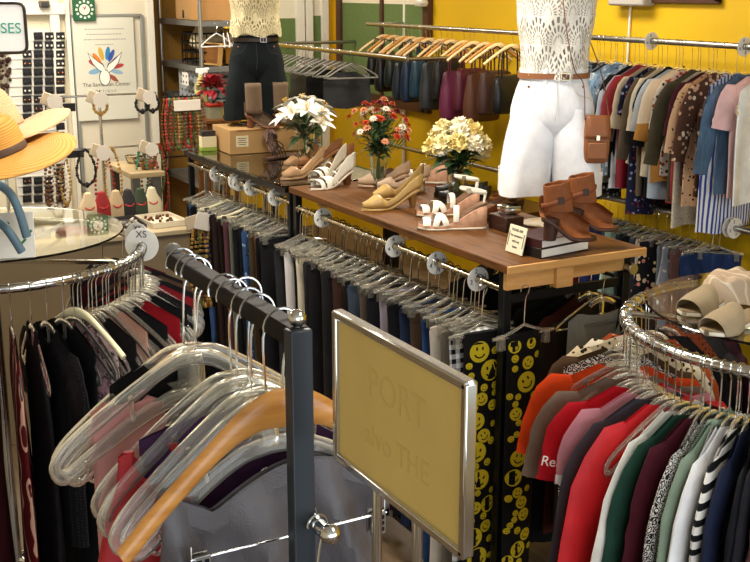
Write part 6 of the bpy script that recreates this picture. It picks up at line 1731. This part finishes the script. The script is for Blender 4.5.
def carton(label, x, y, z, d, mt=KRAFT, rz=0, smile=False, marks=False):
    t = thing('cardboard_box', label, 'box', (x, y, z), rz); m = MB(); m.box((0, 0, d[2] / 2), d); m.build('carton', mt, t, bevel=.003)
    if smile:
        m = MB(); m.tube(spline([(-d[0] / 2 - .001, .10, d[2] * .62), (-d[0] / 2 - .001, .03, d[2] * .5), (-d[0] / 2 - .001, -.05, d[2] * .5), (-d[0] / 2 - .001, -.11, d[2] * .62)], 5), .006, 6); m.build('smile_mark', BLACKINK, t)
        m = MB(); m.box((-d[0] / 2 - .001, 0, d[2] * .12), (.002, .03, .05)); m.build('print_mark', BLACKINK, t)
    if marks:
        m = MB(); R = random.Random(4)
        for k in range(7): m.box((R.uniform(-.05, .05), -d[1] / 2 - .001, d[2] * R.uniform(.25, .8)), (R.uniform(.01, .06), .002, .012), rot=Matrix.Rotation(R.uniform(-1, 1), 3, 'Y'))
        m.build('print_mark', M('carton_print', '4a3018', .7), t)
    return t
zA = LV[0] + .018
carton('cardboard box with a curved smile mark atop the storage shelf', SX0 + .17, SY0 + .40, zA, (.28, .30, .30), smile=True)
carton('plain cardboard box beside the smile box atop the shelf', SX0 + .15, SY0 + .13, zA, (.26, .20, .28), M('kraft_warm', 'b98a52', .8, var=.06))
carton('cardboard box with dark printed marks atop the shelf', SX0 + .37, SY0 + .18, zA, (.15, .30, .32), M('kraft_dark', '9c7038', .8, var=.06), marks=True)
zB = LV[1] + .018
t = thing('wire_basket', 'black slatted basket heaped with cream cloth on the shelf', 'basket', (SX0 + .2, SY0 + .36, zB))
m = MB()
for k in range(4): m.tube([(p[0], p[1], .02 + k * .06) for p in ring(0, 0, .17, .16, 0, 32, .4)], .006, 6, closed=True)
for k in range(18):
    p = ring(0, 0, .17, .16, 0, 18, .4)[k]; m.tube([(p[0], p[1], 0), (p[0], p[1], .2)], .004, 6)
m.build('wire_body', BLACKM, t)
m = MB(); R = random.Random(3); rows = []
for f in (0, .3, .6, .85, 1): rows.append([(.155 * cos(2 * pi * i / 24) * (1 - .75 * f * f) , .145 * sin(2 * pi * i / 24) * (1 - .75 * f * f), .08 + .22 * f + R.uniform(-.015, .015)) for i in range(24)])
m.grid(rows, True, True, True); bo = thing('folded_cloth', 'heap of cream cloth in the black basket', 'cloth', (SX0 + .2, SY0 + .36, zB)); m.build('cloth_heap', M('cream_cloth', 'd8c7a2', .9), bo, sub=1)
t = thing('wooden_tray', 'brown wicker tray leaning on the middle shelf', 'tray', (SX0 + .12, SY0 + .13, zB), rot=(radians(-8), 0, radians(-80)))
m = MB(); m.box((0, 0, .07), (.22, .02, .14)); m.build('tray_panel', wood('wicker', '8a5a28', '6b431c', 0, 2, .7, 0), t, bevel=.004)
m = MB()
for c, d in (((0, -.012, .14), (.23, .03, .012)), ((0, -.012, .004), (.23, .03, .012)), ((-.11, -.012, .07), (.012, .03, .14)), ((.11, -.012, .07), (.012, .03, .14))): m.box(c, d)
m.build('tray_rim', M('wicker_rim', 'c29a5a', .6), t, bevel=.002)
carton('ochre cardboard box on the middle shelf', SX0 + .34, SY0 + .33, zB, (.20, .28, .22), M('ochre_box', 'a87420', .8, var=.08))
zC = LV[2] + .018
t = thing('storage_crate', 'pale grey slotted crate on the lower shelf', 'crate', (SX0 + .2, SY0 + .36, zC - .11))
GC = M('crate_grey', 'aeb2b4', .5)
m = MB()
for sx, sy, w1, d1 in ((0, -.16, .34, .01), (0, .16, .34, .01), (-.17, 0, .01, .32), (.17, 0, .01, .32)):
    for k in range(4): m.box((sx, sy, .12 + k * .05), (w1, d1, .028))
    for k in range(5):
        f = -.5 + k / 4; m.box((sx + (w1 - .02) * f * (w1 > d1), sy + (d1 - .02) * f * (d1 > w1), .20), (.018, .018, .2))
m.box((0, 0, .115), (.34, .32, .01)); m.build('crate_body', GC, t)
t = None; PCR = dict(loc=(-.02, .27, sz(82)), rot=(0, 0, -pi / 2))
m = MB(); m.box((0, 0, 0), (.12, .004, .085)); pc_ = m.build('price_card', WHITECARD, SHELF, bevel=.002, **PCR)
m = MB()
for a in (-1, 1):
    for b in (-1, 1): m.ball((a * .03, -.003, b * .02), .009, 8, sc=(1, .3, 1))
m.build('dot_print', M('dot_brown', '6a3a30', .6), pc_)
SBL = at_y(201, 93, SY0 - .05)
t = thing('spray_bottle', 'pale yellow-green spray bottle at the shelf post', 'bottle', (SBL.x, SY0 - .05, LV[2] + .0))
hB = at_y(201, 66, SY0 - .05).z - LV[2]
m = MB(); m.lathe([(.001, 0), (.038, .003), (.04, .02), (.038, hB * .5), (.016, hB * .72), (.014, hB * .78), (.001, hB * .78)], 20); m.build('bottle_body', M('bottle_green', 'c3bf7a', .3), t)
m = MB(); m.box((.01, 0, hB * .88), (.075, .024, .03)); m.box((.045, 0, hB * .92), (.03, .014, .016)); m.box((.03, 0, hB * .76), (.01, .012, .04)); m.lathe([(.017, hB * .77), (.017, hB * .84)], 14); m.build('spray_head', WHITEP, t, bevel=.003)
m = MB(); m.box((0, 0, LV[2] - .006), (.0, .0, .0))
ld = thing('ledge_board', 'narrow board before the shelf carrying the spray bottle', 'shelf', (SX0 + .2, SY0 - .09, LV[2] - .012))
m = MB(); m.box((0, 0, 0), (.44, .14, .018)); m.build('board', M('ledge_tan', 'a08a64', .6), ld, bevel=.002)
for s in (-.2, .2):
    m = MB(); m.box((s, .04, -.03), (.02, .05, .05)); m.build('bracket', STEEL, ld)
# red poinsettia in a grey-green tin
PT = at_y(214, 118, 6.86)
t = thing('plant_pot', 'grey-green square tin holding the red silk poinsettia', 'pot', (PT.x, 6.86, LV[2] - .003 if False else PT.z)); tz = PT.z
ht = at_y(214, 103, 6.86).z - tz
m = MB(); m.lathe([(.06, 0), (.066, ht), (.06, ht), (.055, .01), (.001, .01)], 4, cap1=False); m.build('tin', M('tin_green', '7d7c64', .5), t, rot=(0, 0, pi / 4))
m = MB(); m.lathe([(.068, ht - .02), (.069, ht + .004)], 4, cap0=False, cap1=False); m.build('red_rim', M('tin_red', 'b0281e', .5), t, rot=(0, 0, pi / 4), solid=.002)
pz = tz + ht
t = thing('poinsettia', 'dark red silk poinsettia by the black-shorts mannequin', 'flower', (PT.x, 6.86, tz + .01)); R = random.Random(12); m = MB()
for k in range(60):
    a = R.uniform(0, 2 * pi); el = R.uniform(-.2, 1.4); d = Vector((cos(a) * cos(el), sin(a) * cos(el), sin(el))); mm = MB(); petal(mm, R, d, .07, .022, .2, curl=.5, n=4)
    kk = len(m.v); o_ = Vector((d.x * .055, d.y * .055, ht + .07 + d.z * .045)); m.v.extend([tuple(Vector(p) + o_) for p in mm.v]); m.f.extend([tuple(i + kk for i in f) for f in mm.f]); m.m.extend(mm.m)
m.build('bracts', M('poinsettia_red', '8c1420', .6, var=.2, vscale=30), t)
m = MB(); m.tube([(0, 0, 0), (0, 0, ht + .07)], .008, 8); m.tube([(0, 0, ht * .8), (.03, -.02, ht + .05)], .004, 6); m.build('stem', LEAFD, t)
st = thing('side_stand', 'brown wooden stand under the poinsettia tin', 'stand', (PT.x + .02, 6.86, 0))
m = MB(); m.box((0, 0, tz - .012), (.24, .24, .024)); m.build('top', TWOOD, st, bevel=.003)
for sx in (-1, 1):
    for sy in (-1, 1):
        m = MB(); m.box((sx * .09, sy * .09, tz / 2 - .012), (.03, .03, tz - .024)); m.build('leg', TWOOD, st, bevel=.002)
# white hangers hooked on the front edge of the top shelf
for k, px in enumerate((216, 223, 227, 231.5, 235)):
    p = at_y(px, 24, SY0 - .01)
    inst('whook', lambda l: wire_hanger(l, .02, WHANG, .006), ['white hanger turned flat under the top shelf edge', 'white hanger first of the edge-on row under the shelf', 'white hanger second of the edge-on row under the shelf', 'white hanger third of the edge-on row under the shelf', 'white hanger last of the row beside the lace blouse'][k], (p.x, SY0 - .012, LV[0] - .004), (0, 0, [.3, 1.25, 1.3, 1.3, 1.35][k])).scale = (.62, .62, .75)
